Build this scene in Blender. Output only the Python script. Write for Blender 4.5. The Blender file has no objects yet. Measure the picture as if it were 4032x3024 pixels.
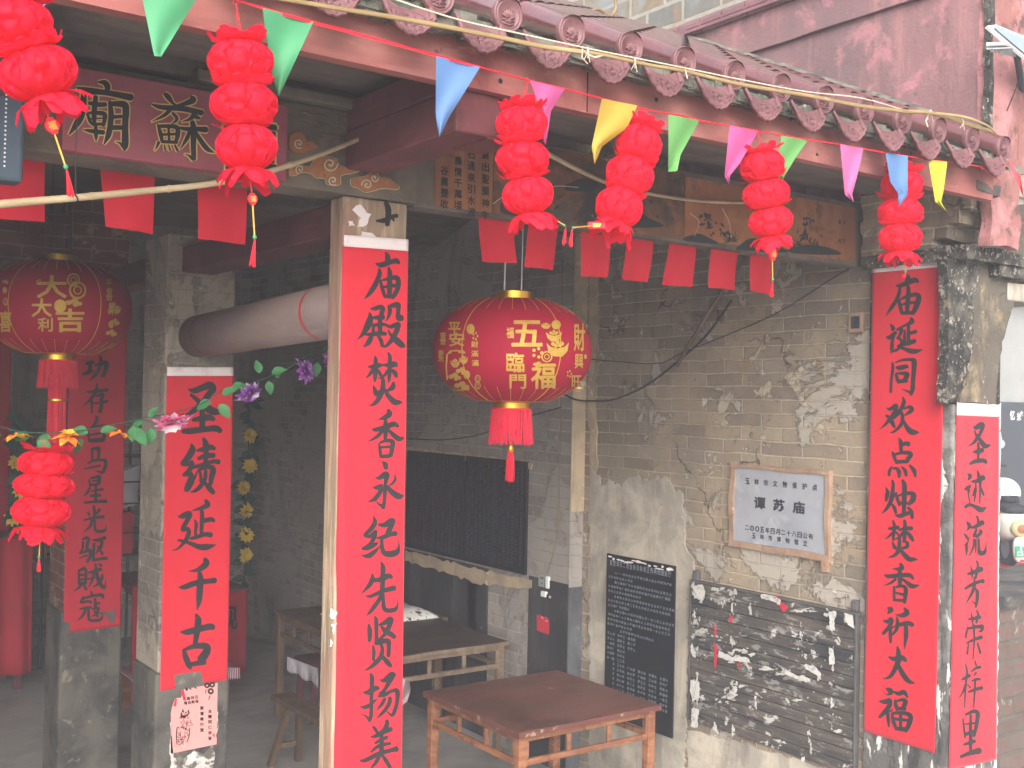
import bpy, bmesh, math, random
from math import sin, cos, pi, radians, sqrt, atan2
from mathutils import Vector, Matrix, noise as mnoise

# ------------------------------------------------------------------ camera
SC = bpy.context.scene
COL = SC.collection
FPX, CXP, CYP, EYE = 4349.0, 2016.0, 1512.0, 2.45
YAW, PITCH, ROLL = 0.621786, 0.0141984, -0.0200917
def cam_axes():
    cy, sy, cp, sp = cos(YAW), sin(YAW), cos(PITCH), sin(PITCH)
    f = Vector((sy*cp, cy*cp, sp)); r = Vector((cy, -sy, 0)); d = f.cross(r)
    c, s = cos(ROLL), sin(ROLL)
    return c*r + s*d, -s*r + c*d, f
CR, CD, CF = cam_axes()
CAM = Vector((0, 0, EYE))
cd = bpy.data.cameras.new("Camera")
cam = bpy.data.objects.new("Camera", cd); COL.objects.link(cam)
cam.matrix_world = Matrix(((CR.x, -CD.x, -CF.x, 0), (CR.y, -CD.y, -CF.y, 0), (CR.z, -CD.z, -CF.z, EYE), (0, 0, 0, 1)))
cd.sensor_fit = 'HORIZONTAL'; cd.sensor_width = 36.0; cd.lens = FPX/4032*36
cd.clip_start = 0.05; cd.clip_end = 500
SC.camera = cam

# ------------------------------------------------------------------ world, sun, exposure
SUN_EL, SUN_AZ = radians(29), radians(216)      # high, behind the viewer's left shoulder
w = bpy.data.worlds.new("World"); SC.world = w; w.use_nodes = True
wn = w.node_tree; bg = wn.nodes["Background"]
sky = wn.nodes.new("ShaderNodeTexSky"); sky.sky_type = 'NISHITA'; sky.sun_disc = False
sky.sun_elevation = SUN_EL; sky.sun_rotation = SUN_AZ; sky.dust_density = 4.0; sky.air_density = 1.2
hs = wn.nodes.new("ShaderNodeHueSaturation"); hs.inputs["Saturation"].default_value = 0.3
wn.links.new(sky.outputs[0], hs.inputs["Color"]); wn.links.new(hs.outputs[0], bg.inputs["Color"])
bg.inputs["Strength"].default_value = 0.14
sd = bpy.data.lights.new("Sun", 'SUN'); sun = bpy.data.objects.new("Sun", sd); COL.objects.link(sun)
sd.energy = 1.5; sd.angle = radians(55); sd.color = (1.0, 0.96, 0.9)
# direction towards the sun for azimuth measured like the sky texture (0 = +Y, clockwise)
sdir = Vector((sin(SUN_AZ)*cos(SUN_EL), cos(SUN_AZ)*cos(SUN_EL), sin(SUN_EL)))
sun.rotation_euler = sdir.to_track_quat('Z', 'Y').to_euler()
vs = SC.view_settings; vs.view_transform = 'Standard'; vs.look = 'None'; vs.exposure = 1.48; vs.gamma = 1.0
SC.cycles.max_bounces = 8; SC.cycles.diffuse_bounces = 4; SC.cycles.volume_bounces = 1
HAZE = 0.0105
random.seed(7)

# ------------------------------------------------------------------ pixels of the survey photo -> points on known planes
def ray(u, v): return CR*((u-CXP)/FPX) + CD*((v-CYP)/FPX) + CF
def at_x(u, v, X): d = ray(u, v); return CAM + d*(X/d.x)
def at_y(u, v, Y): d = ray(u, v); return CAM + d*(Y/d.y)
def at_z(u, v, Z): d = ray(u, v); return CAM + d*((Z-EYE)/d.z)
PS = 4032/2212
def px_(x, y, X): return at_x(x*PS, y*PS, X)
def py_(x, y, Y): return at_y(x*PS, y*PS, Y)
TO = [(0,0),(1344,0),(2688,0),(0,1008),(1344,1008),(2688,1008),(0,2016),(1344,2016),(2688,2016)]
def tl(i, x, y): return TO[i-1][0]+x*.6076, TO[i-1][1]+y*.6076

# ------------------------------------------------------------------ object helpers
class MB:
    def __init__(s): s.v = []; s.f = []; s.mi = []; s.cur = 0
    def add(s, vs, fs):
        b = len(s.v); s.v += [Vector(p) for p in vs]; s.f += [tuple(b+i for i in f) for f in fs]; s.mi += [s.cur]*len(fs); return s
    def box(s, x0, x1, y0, y1, z0, z1):
        s.add([(x0,y0,z0),(x1,y0,z0),(x1,y1,z0),(x0,y1,z0),(x0,y0,z1),(x1,y0,z1),(x1,y1,z1),(x0,y1,z1)],
              [(0,3,2,1),(4,5,6,7),(0,1,5,4),(1,2,6,5),(2,3,7,6),(3,0,4,7)]); return s
    def obox(s, c, ax, ay, az):   # oriented box: centre and three half-axis vectors
        c, ax, ay, az = map(Vector, (c, ax, ay, az)); V = []
        for k in (-1, 1):
            for i, j in ((-1,-1),(1,-1),(1,1),(-1,1)): V.append(c+ax*i+ay*j+az*k)
        s.add(V, [(0,3,2,1),(4,5,6,7),(0,1,5,4),(1,2,6,5),(2,3,7,6),(3,0,4,7)]); return s
    def bar(s, a, b, w, h, up=(0,0,1)):
        a, b = Vector(a), Vector(b); d = (b-a); L = d.length; d.normalize(); u = Vector(up)
        x = d.cross(u)
        if x.length < 1e-4: x = d.cross(Vector((1,0,0)))
        x.normalize(); u = x.cross(d)
        return s.obox((a+b)/2, d*L/2, x*w/2, u*h/2)
    def tube(s, pts, r, n=8, cap=True):
        pts = [Vector(p) for p in pts]; m = len(pts); R = r if hasattr(r, '__len__') else [r]*m
        b = len(s.v); ref = None; V = []
        for i, p in enumerate(pts):
            t = (pts[min(i+1, m-1)]-pts[max(i-1, 0)]).normalized()
            if ref is None: ref = t.orthogonal().normalized()
            ref = (ref - t*ref.dot(t)).normalized(); q = t.cross(ref)
            V += [p + (ref*cos(2*pi*k/n)+q*sin(2*pi*k/n))*R[i] for k in range(n)]
        F = [(i*n+k, i*n+(k+1)%n, (i+1)*n+(k+1)%n, (i+1)*n+k) for i in range(m-1) for k in range(n)]
        if cap: F += [tuple(range(n-1, -1, -1)), tuple((m-1)*n+k for k in range(n))]
        return s.add(V, F)
    def lathe(s, c, prof, n=32, axis=(0,0,1), x=None):   # prof: (radius, height along axis)
        c = Vector(c); a = Vector(axis).normalized(); x = Vector(x) if x else a.orthogonal(); x.normalize(); y = a.cross(x)
        V = [c + a*h + (x*cos(2*pi*k/n)+y*sin(2*pi*k/n))*r for r, h in prof for k in range(n)]
        m = len(prof)
        return s.add(V, [(i*n+k, i*n+(k+1)%n, (i+1)*n+(k+1)%n, (i+1)*n+k) for i in range(m-1) for k in range(n)])
    def grid(s, fn, nu, nv):
        V = [fn(i/nu, j/nv) for j in range(nv+1) for i in range(nu+1)]
        return s.add(V, [(j*(nu+1)+i, j*(nu+1)+i+1, (j+1)*(nu+1)+i+1, (j+1)*(nu+1)+i) for j in range(nv) for i in range(nu)])
    def poly(s, pts): return s.add(pts, [tuple(range(len(pts)))])

def tag(o, label=None, cat=None, group=None, kind=None):
    if label: o["label"] = label
    if cat: o["category"] = cat
    if group: o["group"] = group
    if kind: o["kind"] = kind
    return o
def wloc(o):
    p = Vector((0,0,0))
    while o: p += o.location; o = o.parent
    return p
def obj(name, mb, mats, parent=None, smooth=False, bevel=0, solid=0, base=None, angle=None, tri=False):
    off = wloc(parent) if parent else (Vector(base) if base else Vector((0,0,0)))
    me = bpy.data.meshes.new(name); me.from_pydata([tuple(p-off) for p in mb.v], [], mb.f)
    mats = mats if isinstance(mats, (list, tuple)) else [mats]
    for m in mats: me.materials.append(m)
    if len(mats) > 1: me.polygons.foreach_set("material_index", mb.mi)
    if smooth: me.polygons.foreach_set("use_smooth", [True]*len(me.polygons))
    me.update()
    o = bpy.data.objects.new(name, me); COL.objects.link(o)
    if parent: o.parent = parent
    else: o.location = off
    if bevel:
        b = o.modifiers.new("bevel", 'BEVEL'); b.width = bevel; b.segments = 2; b.limit_method = 'ANGLE'; b.angle_limit = radians(40)
    if solid:
        m = o.modifiers.new("solid", 'SOLIDIFY'); m.thickness = solid; m.offset = -1
    return o
def thing(name, label, cat, loc=(0,0,0), group=None):
    o = bpy.data.objects.new(name, None); o.empty_display_size = .1; COL.objects.link(o); o.location = loc
    return tag(o, label, cat, group)
def copy_tree(o, parent=None):
    c = o.copy(); COL.objects.link(c)
    if parent: c.parent = parent
    for ch in list(o.children): copy_tree(ch, c)
    return c
def catmull(P, n=6):
    P = [Vector(p) for p in P]
    if len(P) < 3: return [P[0].lerp(P[-1], i/n) for i in range(n+1)]
    out = []
    for i in range(len(P)-1):
        a = P[i-1] if i else P[0]*2-P[1]; b, c = P[i], P[i+1]; d = P[i+2] if i+2 < len(P) else P[-1]*2-P[-2]
        for k in range(n):
            t = k/n; out.append(.5*(2*b+(c-a)*t+(2*a-5*b+4*c-d)*t*t+(3*b-a-3*c+d)*t**3))
    out.append(P[-1]); return out
# ------------------------------------------------------------------ materials
def lin(c):
    if isinstance(c, str): c = [int(c[i:i+2], 16)/255 for i in (0, 2, 4)]
    return tuple((x/12.92 if x <= .04045 else ((x+.055)/1.055)**2.4) for x in c)+(1.0,)
class NT:
    def __init__(s, name):
        s.m = bpy.data.materials.new(name); s.m.use_nodes = True; s.t = s.m.node_tree
        s.b = s.t.nodes["Principled BSDF"]; s.out = s.t.nodes["Material Output"]
    def n(s, ty, **kw):
        x = s.t.nodes.new(ty)
        for k, v in kw.items():
            if hasattr(x, k): setattr(x, k, v)
        return x
    def l(s, a, b): s.t.links.new(a, b)
    def coords(s, kind='OBJ', scale=(1,1,1)):
        if kind == 'GEO': o = s.n("ShaderNodeNewGeometry").outputs["Position"]
        else: o = s.n("ShaderNodeTexCoord").outputs["Object"]
        mp = s.n("ShaderNodeMapping"); mp.inputs["Scale"].default_value = scale
        s.l(o, mp.inputs["Vector"]); return mp.outputs[0]
    def noise(s, vec, scale, detail=6, rough=.6, dist=0):
        x = s.n("ShaderNodeTexNoise"); x.inputs["Scale"].default_value = scale; x.inputs["Detail"].default_value = detail
        x.inputs["Roughness"].default_value = rough; x.inputs["Distortion"].default_value = dist
        s.l(vec, x.inputs["Vector"]); return x.outputs["Fac"]
    def ramp(s, fac, lo, hi):
        x = s.n("ShaderNodeMapRange"); x.inputs["From Min"].default_value = lo; x.inputs["From Max"].default_value = hi
        s.l(fac, x.inputs["Value"]); return x.outputs[0]
    def mix(s, fac, a, b):
        x = s.n("ShaderNodeMix", data_type='RGBA')
        if isinstance(fac, (int, float)): x.inputs[0].default_value = fac
        else: s.l(fac, x.inputs[0])
        for k, v in ((6, a), (7, b)):
            if isinstance(v, tuple): x.inputs[k].default_value = v
            else: s.l(v, x.inputs[k])
        return x.outputs[2]
    def math(s, op, a, b=None):
        x = s.n("ShaderNodeMath", operation=op)
        for k, v in ((0, a), (1, b)):
            if v is None: continue
            if isinstance(v, (int, float)): x.inputs[k].default_value = v
            else: s.l(v, x.inputs[k])
        return x.outputs[0]
    def bump(s, h, strength=.3, dist=.01):
        x = s.n("ShaderNodeBump"); x.inputs["Strength"].default_value = strength; x.inputs["Distance"].default_value = dist
        s.l(h, x.inputs["Height"]); s.l(x.outputs[0], s.b.inputs["Normal"])
def mat(name, base, rough=.7, layers=(), bump=0, bscale=60, kind='OBJ', metal=0, spec=.4, transl=0, var=0, vscale=4, sheen=0, coat=0):
    """base colour + any number of noise-masked layers (colour, scale, lo, hi[, strength])"""
    t = NT(name); col = lin(base)
    c = t.coords(kind)
    cur = col
    if var:
        f = t.noise(c, vscale, 5); d = tuple(x*(1-var) for x in col[:3])+(1,); u = tuple(min(1, x*(1+var)) for x in col[:3])+(1,)
        cur = t.mix(t.ramp(f, .3, .7), d, u)
    for L in layers:
        lc, sc, lo, hi = L[:4]; st = L[4] if len(L) > 4 else 1
        if isinstance(sc, tuple): cc = t.coords(kind, sc); s_ = 1
        else: cc, s_ = c, sc
        f = t.ramp(t.noise(cc, s_, 8, .65, .4), lo, hi)
        if st != 1: f = t.math('MULTIPLY', f, st)
        cur = t.mix(f, cur, lin(lc))
    if isinstance(cur, tuple): t.b.inputs["Base Color"].default_value = cur
    else: t.l(cur, t.b.inputs["Base Color"])
    t.b.inputs["Roughness"].default_value = rough; t.b.inputs["Metallic"].default_value = metal
    t.b.inputs["Specular IOR Level"].default_value = spec; t.b.inputs["Coat Weight"].default_value = coat
    if sheen: t.b.inputs["Sheen Weight"].default_value = sheen
    if bump: t.bump(t.noise(c, bscale, 6), bump, .01)
    if transl:
        tr = t.n("ShaderNodeBsdfTranslucent"); mx = t.n("ShaderNodeMixShader"); mx.inputs[0].default_value = transl
        if isinstance(cur, tuple): tr.inputs["Color"].default_value = cur
        else: t.l(cur, tr.inputs["Color"])
        t.l(t.b.outputs[0], mx.inputs[1]); t.l(tr.outputs[0], mx.inputs[2]); t.l(mx.outputs[0], t.out.inputs["Surface"])
    return t.m
def brickmat(name, c1, c2, mortar, bw=.27, bh=.075, ms=.006, layers=(), spots=(), lowdark=None, rough=.9, bump=.5, cracks=0, soot=.38):
    """grey courses on any vertical face: u = x + y, v = z; flaking plaster and stains on top"""
    t = NT(name)
    g = t.n("ShaderNodeNewGeometry").outputs["Position"]; sp = t.n("ShaderNodeSeparateXYZ"); t.l(g, sp.inputs[0])
    u = t.math('ADD', sp.outputs[0], sp.outputs[1]); cb = t.n("ShaderNodeCombineXYZ"); t.l(u, cb.inputs[0]); t.l(sp.outputs[2], cb.inputs[1])
    wob = t.noise(g, 3.0, 4); wob2 = t.math('MULTIPLY', t.math('SUBTRACT', wob, .5), .03)
    cb2 = t.n("ShaderNodeVectorMath", operation='ADD'); t.l(cb.outputs[0], cb2.inputs[0])
    cw = t.n("ShaderNodeCombineXYZ"); t.l(wob2, cw.inputs[0]); t.l(wob2, cw.inputs[1]); t.l(cw.outputs[0], cb2.inputs[1])
    b = t.n("ShaderNodeTexBrick"); b.offset = .5; b.inputs["Scale"].default_value = 1; b.inputs["Brick Width"].default_value = bw
    b.inputs["Row Height"].default_value = bh; b.inputs["Mortar Size"].default_value = ms; b.inputs["Mortar Smooth"].default_value = .4
    b.inputs["Bias"].default_value = -.1
    b.inputs["Color1"].default_value = lin(c1); b.inputs["Color2"].default_value = lin(c2); b.inputs["Mortar"].default_value = lin(mortar)
    t.l(cb2.outputs[0], b.inputs["Vector"])
    cur = b.outputs["Color"]
    # soot and damp over the courses
    f0 = t.ramp(t.noise(g, 14, 8, .7), .25, .8); cur = t.mix(f0, cur, t.mix(soot, cur, lin("3a3530")))
    hsum = t.math('MULTIPLY', b.outputs["Fac"], -.6)
    for L in layers:
        lc, sc, lo, hi, st = L
        if isinstance(sc, tuple): cc = t.coords('GEO', sc); s_ = 1
        else: cc, s_ = g, sc
        f = t.ramp(t.noise(cc, s_, 9, .68, .5), lo, hi)
        if st < 0:
            hsum = t.math('ADD', hsum, t.math('MULTIPLY', f, .9)); st = -st
        if st != 1: f = t.math('MULTIPLY', f, st)
        cur = t.mix(f, cur, lin(lc))
    if cracks:
        vo = t.n("ShaderNodeTexVoronoi", feature='DISTANCE_TO_EDGE'); vo.inputs["Scale"].default_value = cracks
        wv = t.n("ShaderNodeVectorMath", operation='ADD'); t.l(g, wv.inputs[0])
        nz = t.n("ShaderNodeTexNoise"); nz.inputs["Scale"].default_value = 6; nz.inputs["Detail"].default_value = 6; t.l(g, nz.inputs["Vector"])
        sc_ = t.n("ShaderNodeVectorMath", operation='SCALE'); sc_.inputs["Scale"].default_value = .35; t.l(nz.outputs["Color"], sc_.inputs[0]); t.l(sc_.outputs[0], wv.inputs[1])
        t.l(wv.outputs[0], vo.inputs["Vector"])
        f = t.math('MULTIPLY', t.ramp(vo.outputs["Distance"], .007, .002), t.math('MULTIPLY', t.ramp(t.noise(g, 1.7, 3), .47, .55), .6)); cur = t.mix(f, cur, lin('262321')); hsum = t.math('ADD', hsum, t.math('MULTIPLY', f, -1.0))
    if lowdark:      # black paint / damp below a height with a ragged edge
        zz, cc = lowdark; e = t.math('ADD', sp.outputs[2], t.math('MULTIPLY', t.noise(g, 5, 6), .5))
        f = t.ramp(e, zz+.32, zz+.2); cur = t.mix(f, cur, lin(cc))
    t.l(cur, t.b.inputs["Base Color"]); t.b.inputs["Roughness"].default_value = rough; t.b.inputs["Specular IOR Level"].default_value = .25
    h = t.math('ADD', hsum, t.math('MULTIPLY', t.noise(g, 45, 6, .7), .5)); t.bump(h, bump, .012)
    return t.m

M = {}
M['wall'] = brickmat('old_brick', '83766a', 'a79882', 'bdb09a', bw=.285, ms=.0062, cracks=.9, bump=.9, soot=.34, layers=[
    ('6b655e', 1.1, .45, .66, .6), ('9b8871', 2.0, .53, .66, .5), ('a39c93', 1.5, .555, .575, -.85), ('7b6456', 3.4, .59, .69, .5),
    ('b3a793', 4.6, .59, .605, -.8), ('58524d', (2.4, 2.4, .45), .56, .74, .7), ('c6c0b5', 10, .64, .655, -.85), ('2d2a28', 17, .66, .71, .8), ('8d8579', 40, .55, .7, .45), ('96764f', 6.5, .62, .68, .6)])
M['wall_back'] = brickmat('dim_brick', '8b8580', 'a59d96', 'b5ada3', bump=.8, soot=.32, layers=[
    ('66605c', 1.0, .44, .7, .7), ('958f89', 1.3, .50, .525, -.8), ('9a8d7c', 4.5, .6, .62, -.7), ('85513c', 5.5, .66, .70, .6), ('3a3735', (2.4, 2.4, .4), .57, .77, .7), ('aaa297', 13, .66, .68, -.7)])
M['pillar'] = brickmat('plastered_brick', '6f6861', '807971', '9b948a', bw=.2, bh=.07, ms=.004, bump=.8, soot=.45, layers=[
    ('8d8478', 2.0, .47, .50, -.9), ('7c756c', 5, .53, .62, -.7), ('57504a', 3.5, .55, .68, .8), ('aaa297', 9, .61, .63, -.8), ('3f3a36', (7, 7, .9), .58, .72, .8), ('6f675d', 26, .56, .68, .6)])
M['pillar_red'] = brickmat('red_washed_brick', '5e3430', '6d4038', '7a6a58', layers=[('8a7a62', 5, .55, .62, -.8), ('33201f', 3, .5, .7, .7)])
M['base'] = mat('damp_stone', '57534d', .85, [('2b2b2c', 3.0, .42, .62), ('8c8577', 9, .60, .68, .6), ('1e2024', (5, 5, .8), .5, .7, .8), ('7b7a70', 22, .62, .7, .5)], bump=.5, bscale=40, kind='GEO')
M['flaking'] = mat('flaking_grey_paint', '575553', .9, [('7d7b77', 5, .46, .6), ('343335', (7, 7, 1.4), .52, .60, .95), ('c4c1bc', (14, 14, 4), .575, .60, .95), ('8a6b60', 9, .64, .68, .7), ('2a2a2c', 24, .64, .68, .8)], bump=.8, bscale=50, kind='GEO')
M['stone_post'] = mat('pale_stone_post', '85735f', .8, [('5f5145', (14, 14, 1.2), .52, .66, .8), ('b9a58b', (40, 40, 3), .5, .62, .7), ('8c5f55', (3, 3, 1), .45, .62, .7), ('a8977e', (20, 20, 2), .5, .7, .7), ('5d4a40', (25, 25, 3), .66, .74, .8), ('9a6a62', 2, .5, .7, .6)], bump=.3, bscale=30, kind='GEO')
M['plaster'] = mat('old_plaster', '8f897f', .9, [('b4ab9c', 3, .45, .6, .8), ('5b5651', (4, 4, 1), .5, .7, .8), ('a38d6e', 5, .6, .7, .6), ('3e3a37', 12, .64, .72, .7)], bump=.4, bscale=35, kind='GEO')
M['plaster_tan'] = mat('tan_plaster', 'b09c83', .9, [('8f8371', 4, .45, .62, .8), ('6a6158', (6, 6, 1), .55, .7, .8), ('c9bba4', 10, .6, .66)], bump=.4, bscale=35, kind='GEO')
M['dado'] = mat('black_dado', '2a2b2e', .8, [('4a4a4b', (6, 6, 1), .45, .7, .9), ('77705f', 8, .64, .72, .7), ('17181b', 2, .5, .7)], bump=.3, bscale=35, kind='GEO')
M['dado_grey'] = mat('grey_dado', '56585c', .8, [('3b3c40', 3, .45, .65), ('7d7c79', 9, .62, .7, .6)], bump=.3, bscale=35, kind='GEO')
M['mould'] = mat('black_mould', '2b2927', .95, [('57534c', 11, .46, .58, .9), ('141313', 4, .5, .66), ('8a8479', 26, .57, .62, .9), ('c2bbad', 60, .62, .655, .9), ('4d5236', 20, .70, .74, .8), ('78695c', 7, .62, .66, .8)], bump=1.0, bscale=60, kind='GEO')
M['archplaster'] = mat('ochre_plaster', '575047', .9, [('8f7f62', (6, 6, 2), .51, .62), ('4b443b', 4, .47, .62, .9), ('9c6158', 9, .70, .74, .6), ('2b2724', 12, .60, .70, .85), ('b8a98c', 30, .64, .68, .7)], bump=1.0, bscale=45, kind='GEO')
M['pink'] = mat('pink_limewash', '7e5d5f', .9, [('635255', (1.1, 1.1, .45), .42, .6, .9), ('a0716f', (8, 8, .8), .53, .66, .6), ('423439', (3.2, 3.2, .5), .575, .72, .85), ('a87278', 4.5, .55, .62, .6), ('53413f', 14, .63, .70, .6), ('b08684', 32, .66, .70, .5)], bump=.5, bscale=60, kind='GEO')
M['pink_old'] = mat('flaking_pink', '845854', .9, [('a97576', 5, .45, .6), ('4c3733', 7, .56, .66, .9), ('2e2624', (10, 10, 3), .62, .7)], bump=.6, bscale=50, kind='GEO')
M['redwood'] = mat('faded_red_paint', '8d534e', .75, [('a5726a', (1.5, 6, 6), .45, .65, .7), ('6d3433', 3.2, .55, .72, .8), ('c58a76', (3, 20, 20), .6, .72, .6), ('4a2a29', 8, .68, .74, .8)], bump=.15, bscale=40, kind='GEO')
M['darkred'] = mat('dark_red_beam', '5e2f33', .75, [('472428', 2.5, .45, .65), ('7d4442', (8, 2, 8), .55, .7, .6)], bump=.15, bscale=40, kind='GEO')
M['darkwood'] = mat('sooty_wood', '5a534d', .85, [('6d6259', (2, 9, 9), .45, .65), ('403b39', 3, .5, .7)], bump=.2, bscale=40, kind='GEO')
M['log'] = mat('round_log', '7b6a65', .75, [('68595a', (6, 1.2, 6), .42, .62), ('83716a', (25, 3, 25), .55, .7, .7)], bump=.2, bscale=50, kind='GEO')
M['greywood'] = mat('carved_grey_wood', '665d51', .85, [('4a443e', 5, .45, .65), ('6e6250', (4, 14, 14), .55, .68, .7)], bump=.3, bscale=50, kind='GEO')
M['ochre'] = mat('ochre_carving', '8c5a38', .8, [('a8744b', 9, .5, .65), ('5c3d2b', 16, .58, .7, .8)], bump=.2, kind='GEO')
M['palelime'] = mat('pale_outline', 'b0a68f', .85, var=.2)
M['paintpanel'] = mat('painted_panel', '6b4a35', .85, [('2c2d2a', 2.4, .44, .56, .95), ('8d5a37', (6, 6, 9), .5, .64, .7), ('39413a', 5.5, .56, .64, .85), ('9c8d70', (14, 14, 18), .66, .70, .6)], bump=.1, kind='GEO')
M['paintpanel2'] = mat('ochre_panel', '8a5737', .85, [('a06a44', 5, .45, .62), ('55402f', 7, .55, .68, .8), ('3a352f', (3, 3, 6), .64, .72, .8)], bump=.1, kind='GEO')
M['textpanel'] = mat('lettered_panel', '7a4f34', .85, [('93633f', (18, 18, 2), .45, .65, .8), ('57402f', 8, .56, .7, .7), ('a08a68', (30, 30, 4), .68, .73, .7)], bump=.15, kind='GEO')
M['leafpaint'] = mat('painted_leaf', '262b2a', .85, var=.3)
M['glaze'] = mat('oxblood_glaze', '66383b', .2, [('7a484b', 6, .45, .65, .8), ('4a2228', 14, .6, .72, .7), ('8a5a5e', 24, .66, .72, .35)], bump=.05, bscale=70, kind='GEO', spec=.8, coat=.8)
M['glaze_dull'] = mat('oxblood_relief', '653f42', .5, [('7a5355', 8, .45, .65, .7), ('4a2a2f', 22, .58, .72, .7), ('5d5250', 5, .62, .72, .5)], bump=.25, bscale=120, kind='GEO', spec=.5)
M['mortar'] = mat('mossy_mortar', '6c6a60', .95, [('3b3c35', 9, .45, .6), ('9b978a', 20, .6, .68)], bump=.6, kind='GEO')
M['concrete'] = mat('worn_concrete', 'a09d98', .8, [('7f7d7b', 1.2, .42, .66, .9), ('b0aaa2', 5, .55, .7, .6), ('626060', 14, .66, .74, .5)], bump=.12, bscale=40, kind='GEO')
M['street'] = mat('pale_pavement', 'aaa69e', .9, [('8d8a84', 2, .45, .65), ('bab5ac', 9, .6, .7)], bump=.2, kind='GEO')
M['rubble'] = brickmat('rubble_stone', '6b6d6b', '86765f', '9a968a', bw=.42, bh=.19, ms=.02, layers=[('7f8688', 2.2, .5, .62, .7), ('8c6c4b', 2.8, .58, .66, .7), ('5c5a55', 5, .58, .7, .6)])
M['redbrick'] = brickmat('mossy_red_brick', '5f4c46', '6d5850', '56524b', bw=.34, bh=.12, ms=.015, layers=[('5b5650', 2, .48, .64, .8), ('9c958a', 6, .6, .66, .7), ('4d5a38', 7, .68, .72, .8)])
M['white'] = mat('white_wall', '8a8a87', .8, var=.08)
M['ink'] = mat('ink', '17171a', .75, var=.2)
M['ink_soft'] = mat('brushed_ink', '1d1d20', .8, var=.25, vscale=20)
M['red'] = mat('red_cloth', 'c3142a', .75, [('a81024', 6, .5, .75, .5)], bump=.08, bscale=300, sheen=.2, transl=.12)
M['red_dim'] = mat('deep_red_cloth', 'a3162a', .8, [('7d1122', 4, .5, .72, .6)], bump=.08, bscale=300, transl=.08)
M['silkred'] = mat('velvet_red', '8c0a28', .7, var=.08, bump=.05, bscale=400, spec=.2)
M['header'] = mat('white_cotton', 'cfc6c6', .85, [('b9a3a8', 8, .5, .7)], bump=.1, bscale=200)
M['tissue'] = mat('red_tissue', 'ef2244', .6, var=.06, transl=.62, spec=.2)
M['flagred'] = mat('flag_red', 'd21c34', .75, [('b51628', 6, .5, .75, .4)], transl=.3)
M['gold'] = mat('gold_foil', 'c79a3a', .32, metal=.9, var=.15, vscale=20)
M['goldprint'] = mat('gold_print', 'b48f3c', .5, [('94722c', 30, .5, .7, .6)], metal=.25)
M['goldline'] = mat('gold_line', 'c79c3c', .4, metal=.6)
M['yellowpaint'] = mat('ochre_line', 'c9a765', .7, var=.2, vscale=30)
M['fringe'] = mat('red_fringe', 'c8203a', .6, var=.15, vscale=60, transl=.1)
M['signboard'] = mat('sign_red', '82404a', .7, [('935158', (2, 8, 8), .45, .65, .7), ('6b343c', 4, .55, .7, .6), ('b09080', (4, 40, 60), .70, .75, .6)], bump=.1, kind='GEO')
M['bluebox'] = mat('slate_box', '3c4956', .6, var=.15)
M['stud'] = mat('white_stud', 'd9dbdd', .5)
M['bamboo'] = mat('dry_bamboo', '9c8a6c', .6, [('b7a685', (3, 14, 14), .45, .65), ('6c5d46', 8, .6, .7, .7)], bump=.1, kind='GEO')
M['lath'] = mat('split_bamboo', '8d7751', .65, [('725c3a', (3, 20, 20), .45, .65), ('a8946a', (4, 30, 30), .6, .7)], kind='GEO')
M['cord'] = mat('white_cord', 'b9ae99', .8, var=.1)
M['cordyellow'] = mat('dusty_yellow_cord', '7d7453', .8)
M['redcord'] = mat('red_cord', 'd0182c', .6)
M['cable'] = mat('black_cable', '2a2828', .6)
M['tabletop'] = mat('worn_red_lacquer', '5e3c32', .45, [('7a544a', 30, .58, .66, .5), ('2f1e1c', (30, 4, 1), .62, .68, .7), ('6b4038', (3, 9, 1), .45, .62, .8), ('3d2523', 2.4, .5, .68, .8), ('8d7468', 9, .66, .71, .8), ('7d6f68', (8, 2, 1), .68, .73, .7)], bump=.15, bscale=60, spec=.5)
M['tabletop_dark'] = mat('dark_table_top', '3c302c', .5, [('4d3e36', (2, 14, 2), .45, .65), ('2b2422', 4, .5, .7)], bump=.12, bscale=60)
M['chipped'] = mat('chipped_edge', '5c342e', .7, [('8a725c', 16, .58, .62), ('3a2420', 9, .6, .7)], bump=.3)
M['tablewood'] = mat('orange_brown_wood', '744932', .6, [('8f6043', (5, 5, 24), .45, .6), ('47291d', (24, 24, 5), .54, .66, .85), ('a8876a', 22, .62, .66, .7), ('5e3b2b', 3, .5, .65, .7)], bump=.3)
M['tablewood_grey'] = mat('greyed_wood', '675647', .7, [('7f6d5a', (20, 4, 20), .45, .62), ('54473b', 6, .56, .7, .7)], bump=.15)
M['tablewood_dark'] = mat('brown_old_wood', '574434', .7, [('6a5543', (12, 12, 2), .45, .62), ('463729', 6, .56, .7, .7)], bump=.15)
M['granite'] = mat('black_granite', '12161d', .22, var=.15, vscale=40, spec=.5)
M['engrave'] = mat('engraved_grey', '67717a', .7)
M['engrave_faint'] = mat('engraved_faint', '2b323c', .6)
M['plaque'] = mat('white_marble', '93969d', .55, [('80838b', 2, .45, .65, .8), ('a3a6ab', 6, .55, .7), ('6d6f76', 12, .66, .72, .5)])
M['terracotta'] = mat('orange_cement', '8c7361', .9, [('9c8472', 6, .45, .62), ('8a6149', 14, .55, .68), ('c4a78c', 22, .64, .68)], bump=.5, kind='GEO')
M['boardwood'] = mat('weathered_board', '474442', .9, [('5c534c', (60, 3, 30), .46, .6, .9), ('2d3034', (30, 2, 14), .48, .64, .9), ('6f6a64', (40, 5, 40), .6, .67, .9), ('b2b0ac', (12, 7, 11), .605, .615, .9), ('85827e', (30, 9, 26), .57, .60, .8)], bump=.5, kind='GEO', spec=.2)
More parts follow.
